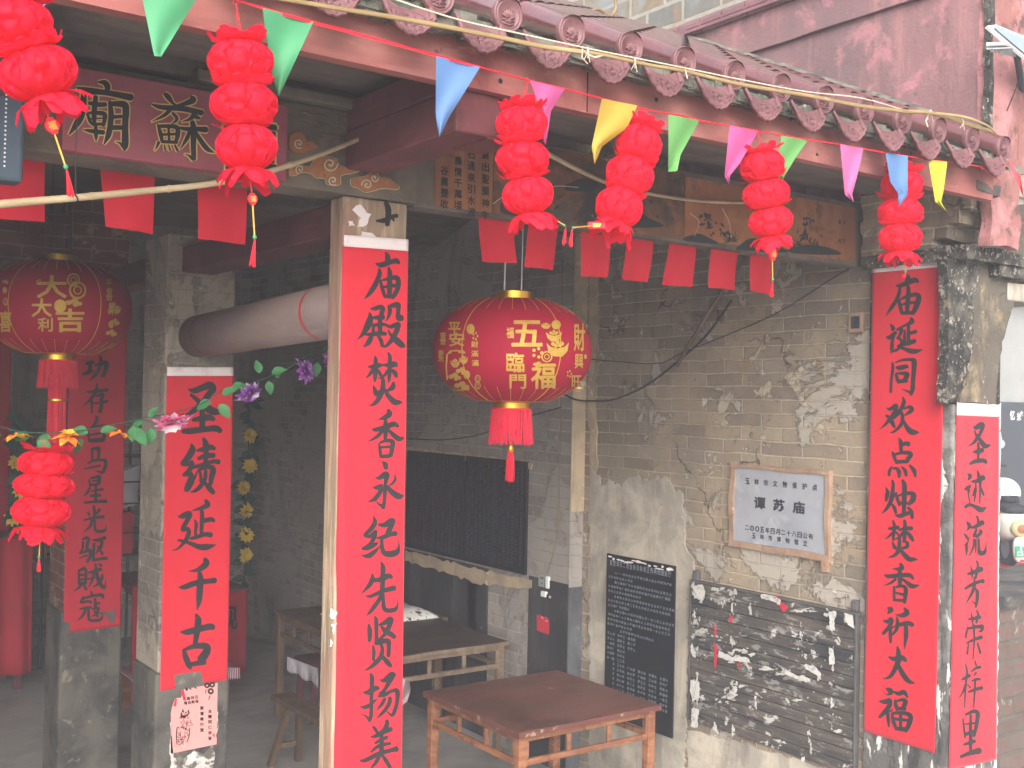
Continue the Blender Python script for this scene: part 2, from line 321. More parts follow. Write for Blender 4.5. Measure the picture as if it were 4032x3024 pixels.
M['pastepaper'] = mat('pasted_scraps', 'a5a29e', .9, [('57514a', 13, .49, .52), ('bdbab6', 6, .5, .6), ('8d8374', 22, .60, .63)], bump=.3, kind='GEO')
M['paper'] = mat('paper_scrap', 'b4b2ae', .9, [('8d8a86', 30, .5, .62), ('6f6b66', 55, .6, .66)], kind='GEO')
M['paper_red'] = mat('red_paper_scrap', 'b3243a', .9, var=.15)
M['poster'] = mat('pink_poster', 'c48783', .85, [('b57571', 5, .55, .72, .7), ('cf9d98', 9, .6, .7, .7)])
M['greyframe'] = mat('grey_board_frame', '4b4a4a', .85, var=.25, vscale=12, kind='GEO')
M['steel'] = mat('painted_steel', '3d4148', .5, metal=.4)
M['whiteplastic'] = mat('white_plastic', 'd9dad9', .4)
M['greyplastic'] = mat('grey_plastic', '8d8f90', .5)
M['solar'] = mat('solar_cells', '7d8b97', .2, var=.1, vscale=60, spec=.7)
M['blacklens'] = mat('dark_lens', '1c1e22', .2)
for k_, c_ in dict(green='458f63', green2='588c4c', blue='5577a6', pink='ba5a8c', pink2='ad487d', yellow='a48a32', yellow2='bab431', coral='c64d59').items():
    M['fl_'+k_] = mat('pennant_'+k_, c_, .6, var=.06, transl=.18)
M['leaf'] = mat('silk_leaf', '3d7a48', .6, [('2a5a38', 12, .5, .7)], transl=.2)
M['leafdark'] = mat('dark_silk_leaf', '24463a', .7, var=.2)
M['fl_orange'] = mat('orange_petal', 'f0832e', .6, [('f5cc3d', 18, .45, .6)], transl=.25)
M['fl_purple'] = mat('purple_petal', '9a52b0', .6, [('dccbe4', 22, .54, .60)], transl=.15)
M['fl_white'] = mat('white_pink_petal', 'f3e2ea', .6, [('ee62a6', 16, .53, .60)], transl=.15)
M['petal_pink'] = mat('pink_petal', 'ec5aa2', .6, [('f4c3da', 18, .52, .62)], transl=.15)
M['fl_sun'] = mat('sunflower_petal', 'd9b93e', .6, [('c9782c', 14, .55, .65)])
M['clothpattern'] = mat('black_white_cloth', 'd6d5d0', .85, [('232326', 24, .56, .60)])
M['gingham'] = None
M['bag'] = mat('plastic_bag', 'c6b2bb', .4, var=.1, transl=.3)
M['whitecloth'] = mat('grey_white_cloth', '9c989e', .85, var=.1)
M['plate_green'] = mat('green_plate', '2c8a68', .5)
M['scooter_white'] = mat('cream_body', 'd2cdc0', .35, var=.05)
M['scooter_tan'] = mat('tan_body', 'bda97e', .4)
M['helmet_red'] = mat('helmet_red', 'b02436', .3)
M['rubber'] = mat('black_rubber', '1d1d1f', .7)
def gingham():
    t = NT('red_check'); c = t.coords('OBJ'); ch = t.n("ShaderNodeTexWave"); ch.inputs["Scale"].default_value = 18; t.l(c, ch.inputs["Vector"])
    t.l(t.mix(t.ramp(ch.outputs["Fac"], .45, .55), lin('c9b9bf'), lin('8c2c42')), t.b.inputs["Base Color"]); t.b.inputs["Roughness"].default_value = .85
    return t.m
M['gingham'] = gingham()
# ------------------------------------------------------------------ writing
_gl = {}
def glyph(ch, bold=.012):
    """outline of one character as a flat mesh in a unit box (built-in typeface)"""
    k = (ch, bold)
    if k in _gl: return _gl[k]
    cu = bpy.data.curves.new("glyph", 'FONT'); cu.body = ch; cu.offset = bold; cu.resolution_u = 2
    o = bpy.data.objects.new("glyph", cu); COL.objects.link(o)
    bpy.context.view_layer.update()
    me = o.evaluated_get(bpy.context.evaluated_depsgraph_get()).to_mesh()
    V = [(v.co.x, v.co.y) for v in me.vertices]; F = [tuple(p.vertices) for p in me.polygons]
    o.evaluated_get(bpy.context.evaluated_depsgraph_get()).to_mesh_clear()
    bpy.data.objects.remove(o); bpy.data.curves.remove(cu)
    if not V: V, F = [(0,0)], []
    x0, x1 = min(p[0] for p in V), max(p[0] for p in V); y0, y1 = min(p[1] for p in V), max(p[1] for p in V)
    sx, sy = max(x1-x0, 1e-6), max(y1-y0, 1e-6)
    _gl[k] = ([((x-x0)/sx, (y-y0)/sy) for x, y in V], F, sx, sy)
    return _gl[k]
def subdiv(V, F, maxlen):
    bm = bmesh.new(); vs_ = [bm.verts.new((x, y, 0)) for x, y in V]
    for f in F:
        try: bm.faces.new([vs_[i] for i in f])
        except ValueError: pass
    for _ in range(4):
        es = [e for e in bm.edges if e.calc_length() > maxlen]
        if not es: break
        bmesh.ops.subdivide_edges(bm, edges=es, cuts=1)
        bmesh.ops.triangulate(bm, faces=[f for f in bm.faces if len(f.verts) > 4])
    bm.verts.index_update()
    r = [(v.co.x, v.co.y) for v in bm.verts], [tuple(v.index for v in f.verts) for f in bm.faces]
    bm.free(); return r
def put_glyph(mb, ch, fn, maxlen=0, bold=.012):
    """fn maps (u right, v up) of the unit box to space; weight comes from stacked, slightly shifted copies"""
    V, F, sx, sy = glyph(ch, .008)
    if ch in '一二': fn0 = fn; fn = lambda u, v: fn0(u, .5+(v-.5)*(sy/sx))
    if maxlen: V, F = subdiv(V, F, maxlen)
    o = fn(.5, .5); n = (fn(1, .5)-o).cross(fn(.5, 1)-o).normalized()
    if n.dot(CAM-o) < 0: n = -n
    d = bold*.75
    for k, (a, b) in enumerate(((0, 0), (d, 0), (-d, 0), (0, d), (0, -d)) if d > .004 else ((0, 0),)):
        mb.add([fn(u+a, v+b)+n*(.00012*k) for u, v in V], F)
def brush(mb, strokes, fn, k0=0, grow=0.0, step=.00010):
    """strokes 'x,y,w x,y,w ...' separated by ';' in the units of the survey; fn(x, y, lift) -> point"""
    k = k0
    for st in strokes.split(';'):
        P = [tuple(map(float, q.split(','))) for q in st.split()]
        if not P: continue
        S = catmull([(x, y, ww) for x, y, ww in P], 5)
        # round ends
        def end(a, b, wd):
            d = (Vector((a[0]-b[0], a[1]-b[1]))); d = d.normalized() if d.length else Vector((1, 0))
            return [(a[0]+d.x*wd*e, a[1]+d.y*wd*e, wd*q) for e, q in ((.16, .8), (.27, .45), (.31, .1))]
        pre = end(S[0], S[1], S[0][2]) if S[0][2] > 14 else []
        post = end(S[-1], S[-2], S[-1][2]) if S[-1][2] > 14 else []
        S = [Vector(q) for q in reversed(pre)]+S+[Vector(q) for q in post]
        V = []; n = len(S)
        for i, q in enumerate(S):
            a, b = S[max(i-1, 0)], S[min(i+1, n-1)]; t = Vector((b[0]-a[0], b[1]-a[1]))
            t = t.normalized() if t.length > 1e-6 else Vector((1, 0)); h = max(q[2], 1)/2+grow; nx, ny = -t.y*h, t.x*h
            lift = k*step+i*step*.03
            V += [fn(q[0]-nx, q[1]-ny, lift), fn(q[0]+nx, q[1]+ny, lift)]
        mb.add(V, [(2*i, 2*i+1, 2*i+3, 2*i+2) for i in range(n-1)]); k += 1
    return k
# traced brush strokes: (origin x, origin y, scale) of each survey frame, then one string per character
BR = {}
BR['front'] = [((1400,980,.2412), "470,55,15 500,110,80 510,190,95 505,260,60;310,240,25 400,265,90 560,215,80 650,200,90 695,235,50;365,325,30 375,400,75 340,510,85 270,640,90 190,750,60 115,825,8;390,520,40 410,620,60 450,740,60 470,790,50;515,295,20 540,380,75 540,550,85 535,790,80;415,515,30 520,490,60 640,470,80 680,520,85 675,640,80 610,770,70 585,815,30;430,630,40 530,610,60 650,600,60;450,780,50 590,775,70"),
((1400,980,.2412), "225,980,25 300,975,75 390,950,80 430,980,80 410,1050,80 400,1120,60;285,1125,60 370,1120,80 440,1115,90;205,1035,20 220,1130,100 180,1250,120 100,1390,70 10,1485,10;280,1250,60 420,1230,60 520,1260,50;270,1230,50 275,1390,60;385,1130,70 385,1260,80 380,1390,70;125,1400,30 250,1395,70 400,1380,80 480,1390,60;240,1430,80 190,1530,90 105,1605,15;355,1425,50 400,1500,70 420,1590,60;530,930,60 545,1020,70 520,1110,50 475,1185,12;530,940,50 620,920,90 680,920,90 680,1020,70 680,1130,80 740,1125,110;480,1250,40 560,1270,70 640,1240,80 685,1240,80 650,1350,90 580,1480,80 500,1570,60 440,1600,40;515,1330,30 570,1420,60 660,1500,110 740,1570,100 780,1590,60"),
((1400,1380,.2412), "300,80,15 315,150,65 312,300,75 305,450,65 300,520,15;190,265,25 260,265,70 350,245,90 415,240,50;270,320,70 210,400,50 145,455,8;345,310,40 380,370,60 405,420,40;515,40,40 545,100,65 540,250,75 535,440,65 525,540,10;430,235,40 540,240,85 620,225,100 655,245,70;510,330,60 450,410,50 350,465,12;580,320,50 630,370,80 650,430,60;275,570,15 300,640,70 325,720,70 370,660,40;605,520,50 590,600,90 510,655,50;420,430,50 432,520,75 420,650,85 360,790,80 290,870,60 205,912,8;470,640,50 520,740,80 620,840,100 700,845,70 745,850,20"),
((1400,1380,.2412), "520,970,60 540,1040,100 450,1095,70 345,1135,8;475,1110,50 480,1250,90 475,1440,60;255,1285,25 320,1290,75 480,1250,85 610,1200,90 685,1240,50;430,1310,60 330,1410,60 180,1493,8;520,1290,50 600,1370,75 690,1440,90 760,1425,50;370,1510,30 385,1620,55 400,1740,50;390,1500,40 500,1470,60 590,1490,80 585,1600,75 560,1720,70;400,1580,40 540,1570,50;400,1730,60 540,1720,70"),
((1400,1780,.2651), "385,140,20 430,180,80 445,240,70;285,385,20 350,380,70 430,330,90 455,350,90 440,440,60 430,560,60 420,720,55 400,830,60;395,800,60 350,780,40 280,720,8;250,525,25 310,525,70 380,500,70;370,540,70 350,600,70 280,690,70 165,742,8;572,325,12 580,400,45 540,460,40 480,500,20;460,520,60 540,600,90 630,655,95 695,645,40"),
((1400,1780,.2651), "255,945,15 280,1040,75 230,1130,75 130,1225,60;120,1230,60 200,1250,60 290,1180,60;290,1170,60 270,1260,70 200,1370,60 90,1430,40;90,1440,30 170,1420,75 280,1370,60 325,1340,20;75,1530,15 180,1540,80 280,1470,60 350,1400,15;335,1075,40 420,1080,80 520,1020,95 545,1040,70 490,1150,80 460,1200,70;315,1275,30 400,1260,70 500,1220,70 590,1205,75;380,1290,50 380,1400,60 410,1490,80 500,1510,100 600,1480,90 630,1400,35 625,1305,8"),
((1400,2200,.2651), "235,215,20 240,290,75 200,380,70 130,460,40 65,525,8;250,320,60 370,300,80 480,250,80 525,280,50;370,45,30 395,130,75 390,300,75 385,480,75;145,550,25 220,550,55 380,480,65 520,440,80 570,430,80;375,500,60 340,600,65 270,700,70 200,790,50 148,845,8;400,520,40 400,620,55 410,730,70 470,765,70 570,750,70 610,690,35 615,600,8"),
((1400,2200,.2651), "185,970,35 200,1060,75 200,1170,65 195,1220,50;275,850,30 295,920,65 298,1100,60 300,1260,65;345,980,40 430,940,75 510,890,85 500,960,80 450,1080,70 380,1160,50 315,1215,20;370,1000,40 430,1070,80 520,1120,80 570,1160,70;250,1285,30 260,1370,55 255,1500,50;310,1250,70 400,1220,75 470,1220,80 480,1300,70 475,1440,60;370,1270,50 385,1360,60 350,1470,70 270,1560,70 180,1630,40 110,1655,8;380,1440,50 450,1520,80 510,1590,60"),
((1400,2620,.2436), "235,130,40 255,200,75 250,400,70 245,600,65 240,800,65 210,890,60;200,860,50 150,810,30 65,780,8;110,435,20 200,430,90 300,370,90 360,360,60;60,665,15 150,670,70 250,610,50 330,540,30;380,225,20 450,235,80 560,150,100 600,150,80 530,260,80 460,380,60 390,460,70;360,490,50 450,470,70 560,410,60 650,400,80 665,480,75 650,620,65 610,740,70 570,800,50 490,735,20;460,530,50 410,620,60 325,720,15;540,510,60 530,600,70 470,700,60 400,780,50 320,860,8"),
((1400,2620,.2436), "270,980,40 310,1030,60 340,1080,50;490,880,60 490,950,80 440,1030,60 390,1060,40;230,1150,25 320,1130,70 450,1060,80 560,1020,80;300,1250,40 370,1210,60 490,1150,60;235,1390,40 330,1310,60 440,1270,60 545,1250,50;400,1080,60 405,1200,70 400,1400,80;65,1530,40 150,1520,70 380,1410,80 560,1360,70 650,1340,100;370,1440,70 310,1560,60 230,1650,30;420,1450,50 480,1540,70 540,1640,60")]
BR['p2'] = [((680,1480,.28916), "205,185,20 290,200,80 400,160,90 500,130,110 545,180,90 480,260,90 420,340,80 340,420,80 250,500,70 170,530,30 105,518,8;240,255,40 310,310,60 400,390,80 500,460,110 590,490,90 740,468,10;385,430,60 400,540,80 395,700,80;265,600,50 380,580,85 480,565,90 555,590,60;130,755,60 230,750,85 450,725,80 580,715,90 645,750,70"),
((680,1480,.28916), "245,925,25 260,1000,90 200,1110,90 120,1190,60;120,1195,60 200,1200,60 260,1170,60;260,1180,60 240,1250,70 180,1320,60 140,1350,50;140,1345,50 210,1340,60 250,1340,70;250,1350,60 240,1420,100 190,1530,90 170,1560,60;330,1290,20 280,1410,40;320,1015,30 400,1000,70 500,970,80 565,990,50;340,1125,50 430,1090,70 555,1080,70;410,850,40 440,920,85 445,1050,75 440,1190,60;280,1240,50 400,1210,60 540,1165,60 620,1170,70;350,1270,40 370,1350,40 375,1440,50;370,1270,40 480,1240,60 540,1270,80 520,1380,75 500,1480,55;440,1290,50 430,1400,60 370,1500,60 300,1560,50 225,1585,8;430,1450,40 490,1530,75 545,1590,60"),
((660,1960,.20495), "715,45,60 760,130,110 650,190,80 550,220,50 440,255,8;190,360,20 280,350,110 390,300,110 420,340,90 360,450,90 290,570,90 290,620,90;290,620,70 390,590,80;390,600,80 400,680,90 350,800,90 270,900,60 180,980,40 75,1015,8;200,810,50 320,835,60 450,880,80 600,940,110 750,940,120 920,900,15;510,415,25 540,500,70 530,640,60 530,720,60;640,220,70 655,350,85 645,520,80 640,700,70;690,440,90 820,410,90 880,440,70;440,780,60 560,750,80 700,700,90 830,710,100"),
((660,2180,.28916), "500,70,60 520,130,90 440,200,75 360,230,40 275,238,8;430,260,60 440,350,85 430,500,90 420,640,75 395,770,12;150,455,20 230,450,75 400,390,75 560,370,70 640,360,80"),
((660,2180,.28916), "380,825,40 410,900,90 395,1050,85 370,1230,65;170,1065,20 260,1065,85 400,1030,85 560,990,90 615,1000,80;215,1300,40 240,1400,80 290,1520,80 315,1565,40;240,1300,50 350,1260,70 480,1250,90 540,1270,80 520,1340,110 450,1440,120;310,1510,60 400,1490,70 500,1470,80")]
BR['right'] = [((3450,1060,.21696), "540,95,50 590,150,90 580,230,90;380,300,40 450,300,80 600,240,90 720,200,95 770,230,60;440,350,50 430,430,70 380,560,70 290,700,70 185,855,8;430,560,50 440,650,70 480,790,70;590,310,60 600,420,80 585,600,85 570,800,70;450,550,30 540,510,60 720,460,80 785,500,95 770,600,100 720,720,100 670,810,70;470,650,40 580,620,60 740,600,50;470,800,60 680,790,70"),
((3450,1060,.21696), "280,1005,40 320,1070,80 310,1110,50;200,1230,30 260,1240,80 370,1150,70;350,1160,60 310,1300,60 300,1420,70 290,1520,30;290,1500,40 400,1460,60;640,890,50 660,950,100 560,1010,50 400,1080,30;390,1100,50 470,1080,70 450,1180,60 400,1260,50;440,1260,60 480,1330,60 420,1440,60;410,1390,60 520,1440,60 620,1480,90 720,1490,90 870,1460,10;530,1110,40 530,1250,60 530,1370,60;600,1030,60 600,1200,65 600,1310,60;600,1170,60 740,1130,70;480,1370,60 600,1340,90 720,1300,80"),
((3450,1390,.21696), "310,180,40 315,280,60 285,500,55 275,710,55;365,175,25 480,130,50 640,120,60 700,150,100 700,300,90 685,500,80 680,650,85 650,760,50;640,720,50 580,690,40 475,655,8;380,260,50 440,270,90 560,245,75 590,265,40;370,380,40 400,480,70 420,550,30;380,370,40 480,370,60 570,380,90 570,430,90 520,490,60;410,520,70 570,500,80"),
((3450,1390,.21696), "205,1000,20 270,1020,70 360,960,80 390,970,60 350,1080,80 270,1190,75 190,1290,50 75,1385,8;195,1130,40 260,1180,70 310,1270,80 350,1350,50;500,800,25 525,880,70 490,980,80 430,1080,80 330,1190,40;530,1010,40 610,980,60 660,1000,70 650,1050,80 540,1130,30;480,1080,60 500,1170,70 480,1280,70 410,1370,60 330,1430,40 265,1445,8;510,1210,40 560,1320,75 640,1420,110 720,1440,90 800,1442,10"),
((3450,1710,.21696), "420,65,20 460,130,75 465,250,70 470,330,60;480,190,60 560,165,80 610,180,90;310,320,40 340,400,70 385,530,40;370,360,50 480,335,60 600,335,80 650,370,70 590,450,90;400,500,70 590,490,70;310,570,15 265,650,60 250,745,50;320,620,40 390,620,60 430,690,80 430,780,50;475,590,30 540,660,70 560,755,50;620,560,40 700,660,80 725,770,40"),
((3450,1710,.21696), "190,960,20 220,1040,70 210,1110,80 190,1210,50;390,1060,40 350,1100,70 270,1140,60;310,830,35 325,920,65 310,1080,80 280,1220,80 200,1350,60 105,1445,10;310,1270,40 350,1340,70 375,1430,50;490,830,50 525,930,90 525,1150,90 515,1420,70;390,1140,60 420,1230,60 440,1300,40;400,1120,40 520,1080,60 650,1070,80 690,1110,100 670,1200,100 600,1270,60;430,1250,60 560,1240,80;360,1465,20 450,1480,80 560,1440,80 640,1420,60;590,1330,50 650,1400,70 670,1520,60"),
((3450,2030,.21696), "320,90,40 345,170,60 335,300,70 325,450,40;235,235,40 330,230,70 420,210,70;300,320,50 240,380,40 165,430,12;380,300,40 430,360,40;525,85,50 540,160,70 535,300,80 525,480,60;430,260,40 540,235,70 660,230,80;500,310,60 440,390,50 330,440,15;580,300,50 640,380,80 685,460,50;315,480,30 350,570,70 380,600,50;580,480,60 580,560,70 490,590,50;440,400,50 440,520,70 420,640,80 350,720,60 220,765,8;470,630,60 540,720,90 620,790,90 700,790,70 775,800,12"),
((3450,2030,.21696), "455,870,50 480,950,90 420,970,70 300,962,8;440,980,70 445,1120,90 440,1280,60;160,1075,30 240,1100,75 440,1085,80 620,1080,80 690,1150,40;370,1150,50 280,1220,50 140,1272,8;490,1150,40 580,1220,70 670,1280,90 795,1262,25;340,1290,50 340,1420,55 340,1540,50;380,1290,50 500,1280,60 550,1330,80 545,1450,80 530,1580,60;370,1400,40 500,1430,50;350,1530,50 520,1540,60"),
((3450,2370,.3193), "150,70,20 190,95,70 150,145,15;95,230,20 150,240,55 200,210,60;200,220,60 190,270,50 150,330,50 95,390,45;185,310,40 185,420,45 190,500,30;200,320,30 250,290,15;355,70,20 390,130,70 330,165,55 245,155,8;265,185,20 275,260,50 260,340,45 210,405,25;300,280,50 400,260,60 460,285,55;380,300,50 380,420,55 360,580,12"),
((3450,2370,.3193), "270,545,20 285,620,60 285,720,70 240,830,60 180,920,45 90,948,8;165,675,20 230,700,60 330,690,70 380,725,40;290,790,50 340,890,65 410,975,60 490,1003,10"),
((3450,2370,.3193), "130,1065,20 180,1090,70 190,1130,40 120,1145,10;50,1220,20 110,1230,60 180,1210,65;180,1215,60 170,1280,60 110,1360,60 50,1420,40;150,1350,40 155,1450,45 165,1540,20;180,1350,30 220,1315,12;225,1105,25 290,1130,55 350,1110,60 400,1180,20;240,1200,20 250,1270,50 270,1330,40;260,1220,30 330,1205,45 370,1230,60 340,1310,60;260,1310,50 370,1320,40;205,1370,30 220,1470,50 260,1570,40;220,1370,40 320,1365,45 420,1390,60 435,1450,60 400,1540,60 375,1600,30;225,1440,40 420,1460,40;310,1370,40 310,1560,40;260,1560,45 370,1570,60")]
BR['small'] = [((3760,1640,.24113), "285,165,20 330,180,80 420,130,90 435,170,70 400,270,60 350,350,60 290,430,50 190,490,10;305,230,30 340,310,50 400,390,70 470,480,90 560,465,30;362,430,40 365,540,45 357,700,35;290,580,40 360,570,85 430,545,80;230,770,50 320,730,70 440,715,75 485,750,60"),
((3760,1640,.24113), "190,940,25 230,960,65 225,1000,55 190,1045,12;140,1190,30 190,1170,80 235,1130,40;210,1200,50 205,1280,25 230,1400,25;150,1480,50 210,1440,60 290,1460,60 400,1520,100 490,1475,20;340,875,20 360,940,50 365,1000,60;260,1060,40 340,1050,70 440,990,90;315,1090,25 315,1220,35 290,1385,25;385,1060,50 385,1200,35 378,1420,20;300,1165,20 270,1290,30;400,1170,30 440,1280,40"),
((3760,2010,.24113), "180,185,30 215,230,65 210,290,40 165,340,8;140,380,30 180,430,50 200,480,25;235,380,8 205,500,25 175,560,50 180,640,45 175,730,20;145,540,15 170,600,40;330,85,30 355,150,45 355,230,50;215,270,40 300,265,60 430,190,90;330,300,40 290,420,60;330,430,60 400,360,60 390,320,50;290,470,35 280,600,35 220,735,20;318,470,35 320,600,30 318,690,15;365,460,40 370,600,45 390,690,80 460,680,70 485,600,25 490,500,6"),
((3760,2010,.24113), "240,900,12 265,1000,40 265,1140,10;335,820,30 360,880,40 345,1000,45 325,1110,30;195,1035,40 290,1010,70 420,950,90;300,1080,25 310,1180,40;150,1275,45 280,1200,60 380,1160,55 445,1150,80;310,1210,50 270,1330,55 160,1530,8;320,1270,30 350,1330,60 345,1460,55 325,1580,30;320,1520,40 255,1470,10"),
((3750,2390,.368), "190,60,10 200,120,25 205,190,15;250,35,20 265,80,30 245,170,25;160,130,20 220,120,40 285,105,45;155,200,8 140,270,25 130,330,20;150,230,25 240,210,40 310,205,50;310,215,40 300,250,30 265,265,12;215,190,30 220,350,22 205,555,12;135,385,15 220,345,35 300,320,45;160,390,15 145,500,25;255,380,20 285,490,30"),
((3750,2390,.368), "130,610,15 145,700,25 130,850,25 120,1075,12;90,775,25 170,730,45;130,830,30 95,920,20 50,985,5;150,830,15 180,860,20;225,570,15 240,620,25;185,690,15 240,650,30 285,640,35;215,730,15 240,700,25;190,790,15 240,770,30 280,770,30;160,905,25 230,880,35 300,860,45;230,780,25 225,900,22 215,1075,12"),
((3750,2390,.368), "105,1190,15 115,1290,25 130,1400,20;130,1150,25 210,1115,40 255,1130,45 245,1250,40 220,1380,30;130,1250,20 230,1240,25;130,1360,40 220,1330,40;185,1150,25 185,1400,40 185,1560,25;115,1470,25 180,1450,40 225,1430,40;80,1600,35 180,1560,50 275,1530,70")]
BR['p1'] = [((300,1360,.2653), "275,75,15 370,80,60 470,50,15"),
((300,1360,.2653), "140,270,40 200,260,70 250,250,60;210,270,50 195,380,60;95,430,40 180,400,60 265,370,15;350,160,30 360,240,50 330,350,55 270,450,50 185,525,10;280,295,30 360,270,60 440,270,80 430,360,60 390,450,70"),
((300,1360,.2653), "300,560,15 300,640,50 270,720,55 200,810,45 85,910,8;155,690,25 260,685,50 460,660,50;230,820,40 230,1000,30;290,755,25 390,730,60 370,800,50 370,900,60 345,990,60;250,860,25 350,850,35 455,830,45"),
((300,1360,.2653), "285,1050,30 310,1090,55 260,1180,45 215,1225,10;150,1230,25 170,1300,40 195,1420,40;200,1230,30 350,1195,40 430,1220,60 420,1320,60 395,1420,50;190,1330,30 390,1290,40;200,1415,60 390,1400,70"),
((290,1740,.2653), "255,110,40 370,90,60;370,95,60 370,200,45 350,260,40;270,130,40 275,290,40;210,315,30 330,270,40 470,270,50;470,270,50 470,350,55 420,450,50 310,420,8;160,400,25 390,350,35"),
((290,1740,.2653), "225,560,30 245,650,40;250,540,30 380,510,60;380,515,55 370,610,60;260,640,40 370,620,40;270,580,25 350,570,25;240,680,40 190,760,40 145,800,8;260,730,25 430,700,40;250,800,40 390,790,50;325,640,40 320,880,45;160,900,35 320,885,45 480,880,55"),
((290,1740,.2653), "290,945,35 305,1040,50 300,1130,50;210,1045,40 235,1095,30;385,1000,50 330,1070,30;145,1160,25 290,1125,45 440,1110,50;280,1130,50 240,1250,45 140,1345,8;310,1150,30 310,1270,40 340,1325,45 440,1320,50 475,1280,25 470,1220,8"),
((270,2080,.24096), "225,180,40 290,155,60 325,175,60;325,175,60 300,280,60 290,370,50;235,220,40 225,330,40 190,410,50;190,410,30 350,350,60;350,360,60 350,450,60 300,550,50;160,490,15 300,440,35;390,190,30 490,190,65 590,150,60;410,250,50 405,400,50 400,530,50;545,210,40 520,300,60 440,410,20;470,290,30 550,420,40;390,520,50 500,500,50 620,485,60"),
((270,2080,.24096), "160,680,30 165,800,40 165,900,40;165,690,40 260,650,60;280,670,50 280,800,50 270,900,50;180,760,40 270,760,40;180,840,40 270,830,40;165,900,50 270,890,50;210,910,40 160,970,40 80,1030,8;240,910,40 285,1000,50;320,725,30 420,700,60 525,665,60;435,580,35 450,720,60 500,880,70 560,960,60 590,960,40 605,840,8;545,750,30 540,820,50 460,920,40 380,965,8;490,585,40 535,610,40;400,720,40 390,830,45 320,965,10;310,830,30 420,800,40"),
((270,2080,.24096), "365,1030,30 385,1100,50;240,1110,30 200,1200,50 195,1220,30;230,1150,40 400,1100,50 540,1090,60 560,1140,40;200,1210,50 320,1190,40 365,1210,50;175,1320,25 280,1300,50 370,1290,40;280,1310,50 230,1420,45 130,1520,8;320,1310,40 325,1440,50 350,1500,50 480,1500,55 545,1460,35 545,1370,8;430,1150,45 435,1300,60;440,1230,40 505,1220,40;380,1320,30 490,1300,50;490,1310,50 450,1390,50 370,1440,15;420,1350,40 470,1440,40")]
BR['sign'] = [((250,290,.27577), "500,120,40 590,130,90 630,190,95 620,240,80;185,195,30 300,240,110 600,270,90 970,340,110;290,290,90 280,430,110 240,620,120 160,760,90 75,875,25;370,420,70 480,440,80 600,440,80;460,330,80 440,540,90 440,720,60;340,570,50 380,680,60 430,740,40;360,560,50 500,560,70 590,590,80 570,740,60;400,645,40 560,635,30;430,720,50 580,720,60;280,800,25 400,820,70 570,840,80;460,740,60 465,880,70 465,970,20;660,400,60 680,560,90 670,720,90 640,880,90 580,1005,30;690,430,80 860,440,110 890,520,110 880,750,100 880,1000,110 870,1085,60;870,1050,80 800,990,40 730,970,15;700,620,70 830,610,60;700,770,80 830,770,80"),
((250,290,.27577), "1450,290,70 1500,340,90 1560,420,50 1600,450,50;1830,330,60 1850,380,100 1700,440,70 1600,470,60;1270,440,40 1400,480,80 1700,500,90 1980,560,90;1520,520,70 1430,600,60 1250,690,15;1560,560,50 1620,650,60 1530,730,15;1340,720,30 1380,830,70 1410,970,60;1360,750,60 1500,750,70 1620,770,80 1630,880,80 1600,980,60;1410,870,50 1640,860,50;1500,760,50 1510,970,50;1410,970,60 1620,980,60;1360,980,60 1330,1050,40 1290,1105,10;1440,1020,30 1455,1095,40;1500,1020,30 1525,1095,40;1590,1020,40 1630,1100,50;1870,590,100 1800,650,60 1680,690,15;1900,620,80 1950,640,40;1660,770,50 1750,790,70 1900,790,80 2040,800,100;1840,690,80 1860,800,100 1855,1000,90 1860,1220,80;1850,1220,70 1790,1170,40 1715,1145,12;1800,830,60 1760,930,70 1670,1075,20;1890,840,60 1970,970,80 2060,1080,80 2175,1135,10")]
# ------------------------------------------------------------------ the setting
tag(obj('ground', MB().grid(lambda u, v: Vector((-150+300*u, -150+300*v, -.02)), 30, 30), M['street']), kind='structure', label=None)
tag(obj('floor', MB().box(-9, 4.9, 2.95, 11.4, -.15, 0), M['concrete']), kind='structure')

temple = thing('temple', 'old grey brick temple with a red painted eave board and oxblood roof tiles', 'temple', (2.0, 3.46, 0))
def tp(name, mb, m, parent=None, label=None, **kw):
    o = obj(name, mb, m, parent or temple, **kw)
    if label: o['label'] = label
    return o
XW, XR, YS = 4.68, 4.57, 5.69            # side wall face, thicker rear part, the step between them
tp('side_wall', MB().box(XW, 5.03, 3.44, YS, -.1, 4.5), M['wall'], label='flaking grey brick wall with the marble plaque and board')
tp('side_wall', MB().box(XR, 5.035, YS, 11.5, -.1, 4.6), M['wall_back'], label='sooty rear stretch of brick wall')
tp('back_wall', MB().box(-9, XR-.002, 11.2, 11.5, -.1, 4.6), M['wall_back'], label='dark back wall')
tp('left_wall', MB().box(-5.3, -5.0, 3.44, 11.2, -.1, 4.5), M['wall_back'])
def sheet(pts, X, th=.008, n=1, seed=1, wob=.012, step=.05):
    """a skin of plaster on an X plane: ragged outline through photo-survey points"""
    P = [px_(a, b, X) for a, b in pts]; rnd = random.Random(seed); O = []
    for i, p in enumerate(P):
        q = P[(i+1) % len(P)]; k = max(1, int((q-p).length/step))
        for j in range(k): O.append(p.lerp(q, j/k)+Vector((0, rnd.uniform(-wob, wob), rnd.uniform(-wob, wob))))
    mb = MB(); m = len(O); F = [Vector((X-th, o.y, o.z)) for o in O]; B = [Vector((X+.002, o.y, o.z)) for o in O]
    mb.add(F+B, [tuple(range(m))]+[(i, m+i, m+(i+1) % m, (i+1) % m) for i in range(m)]); return mb
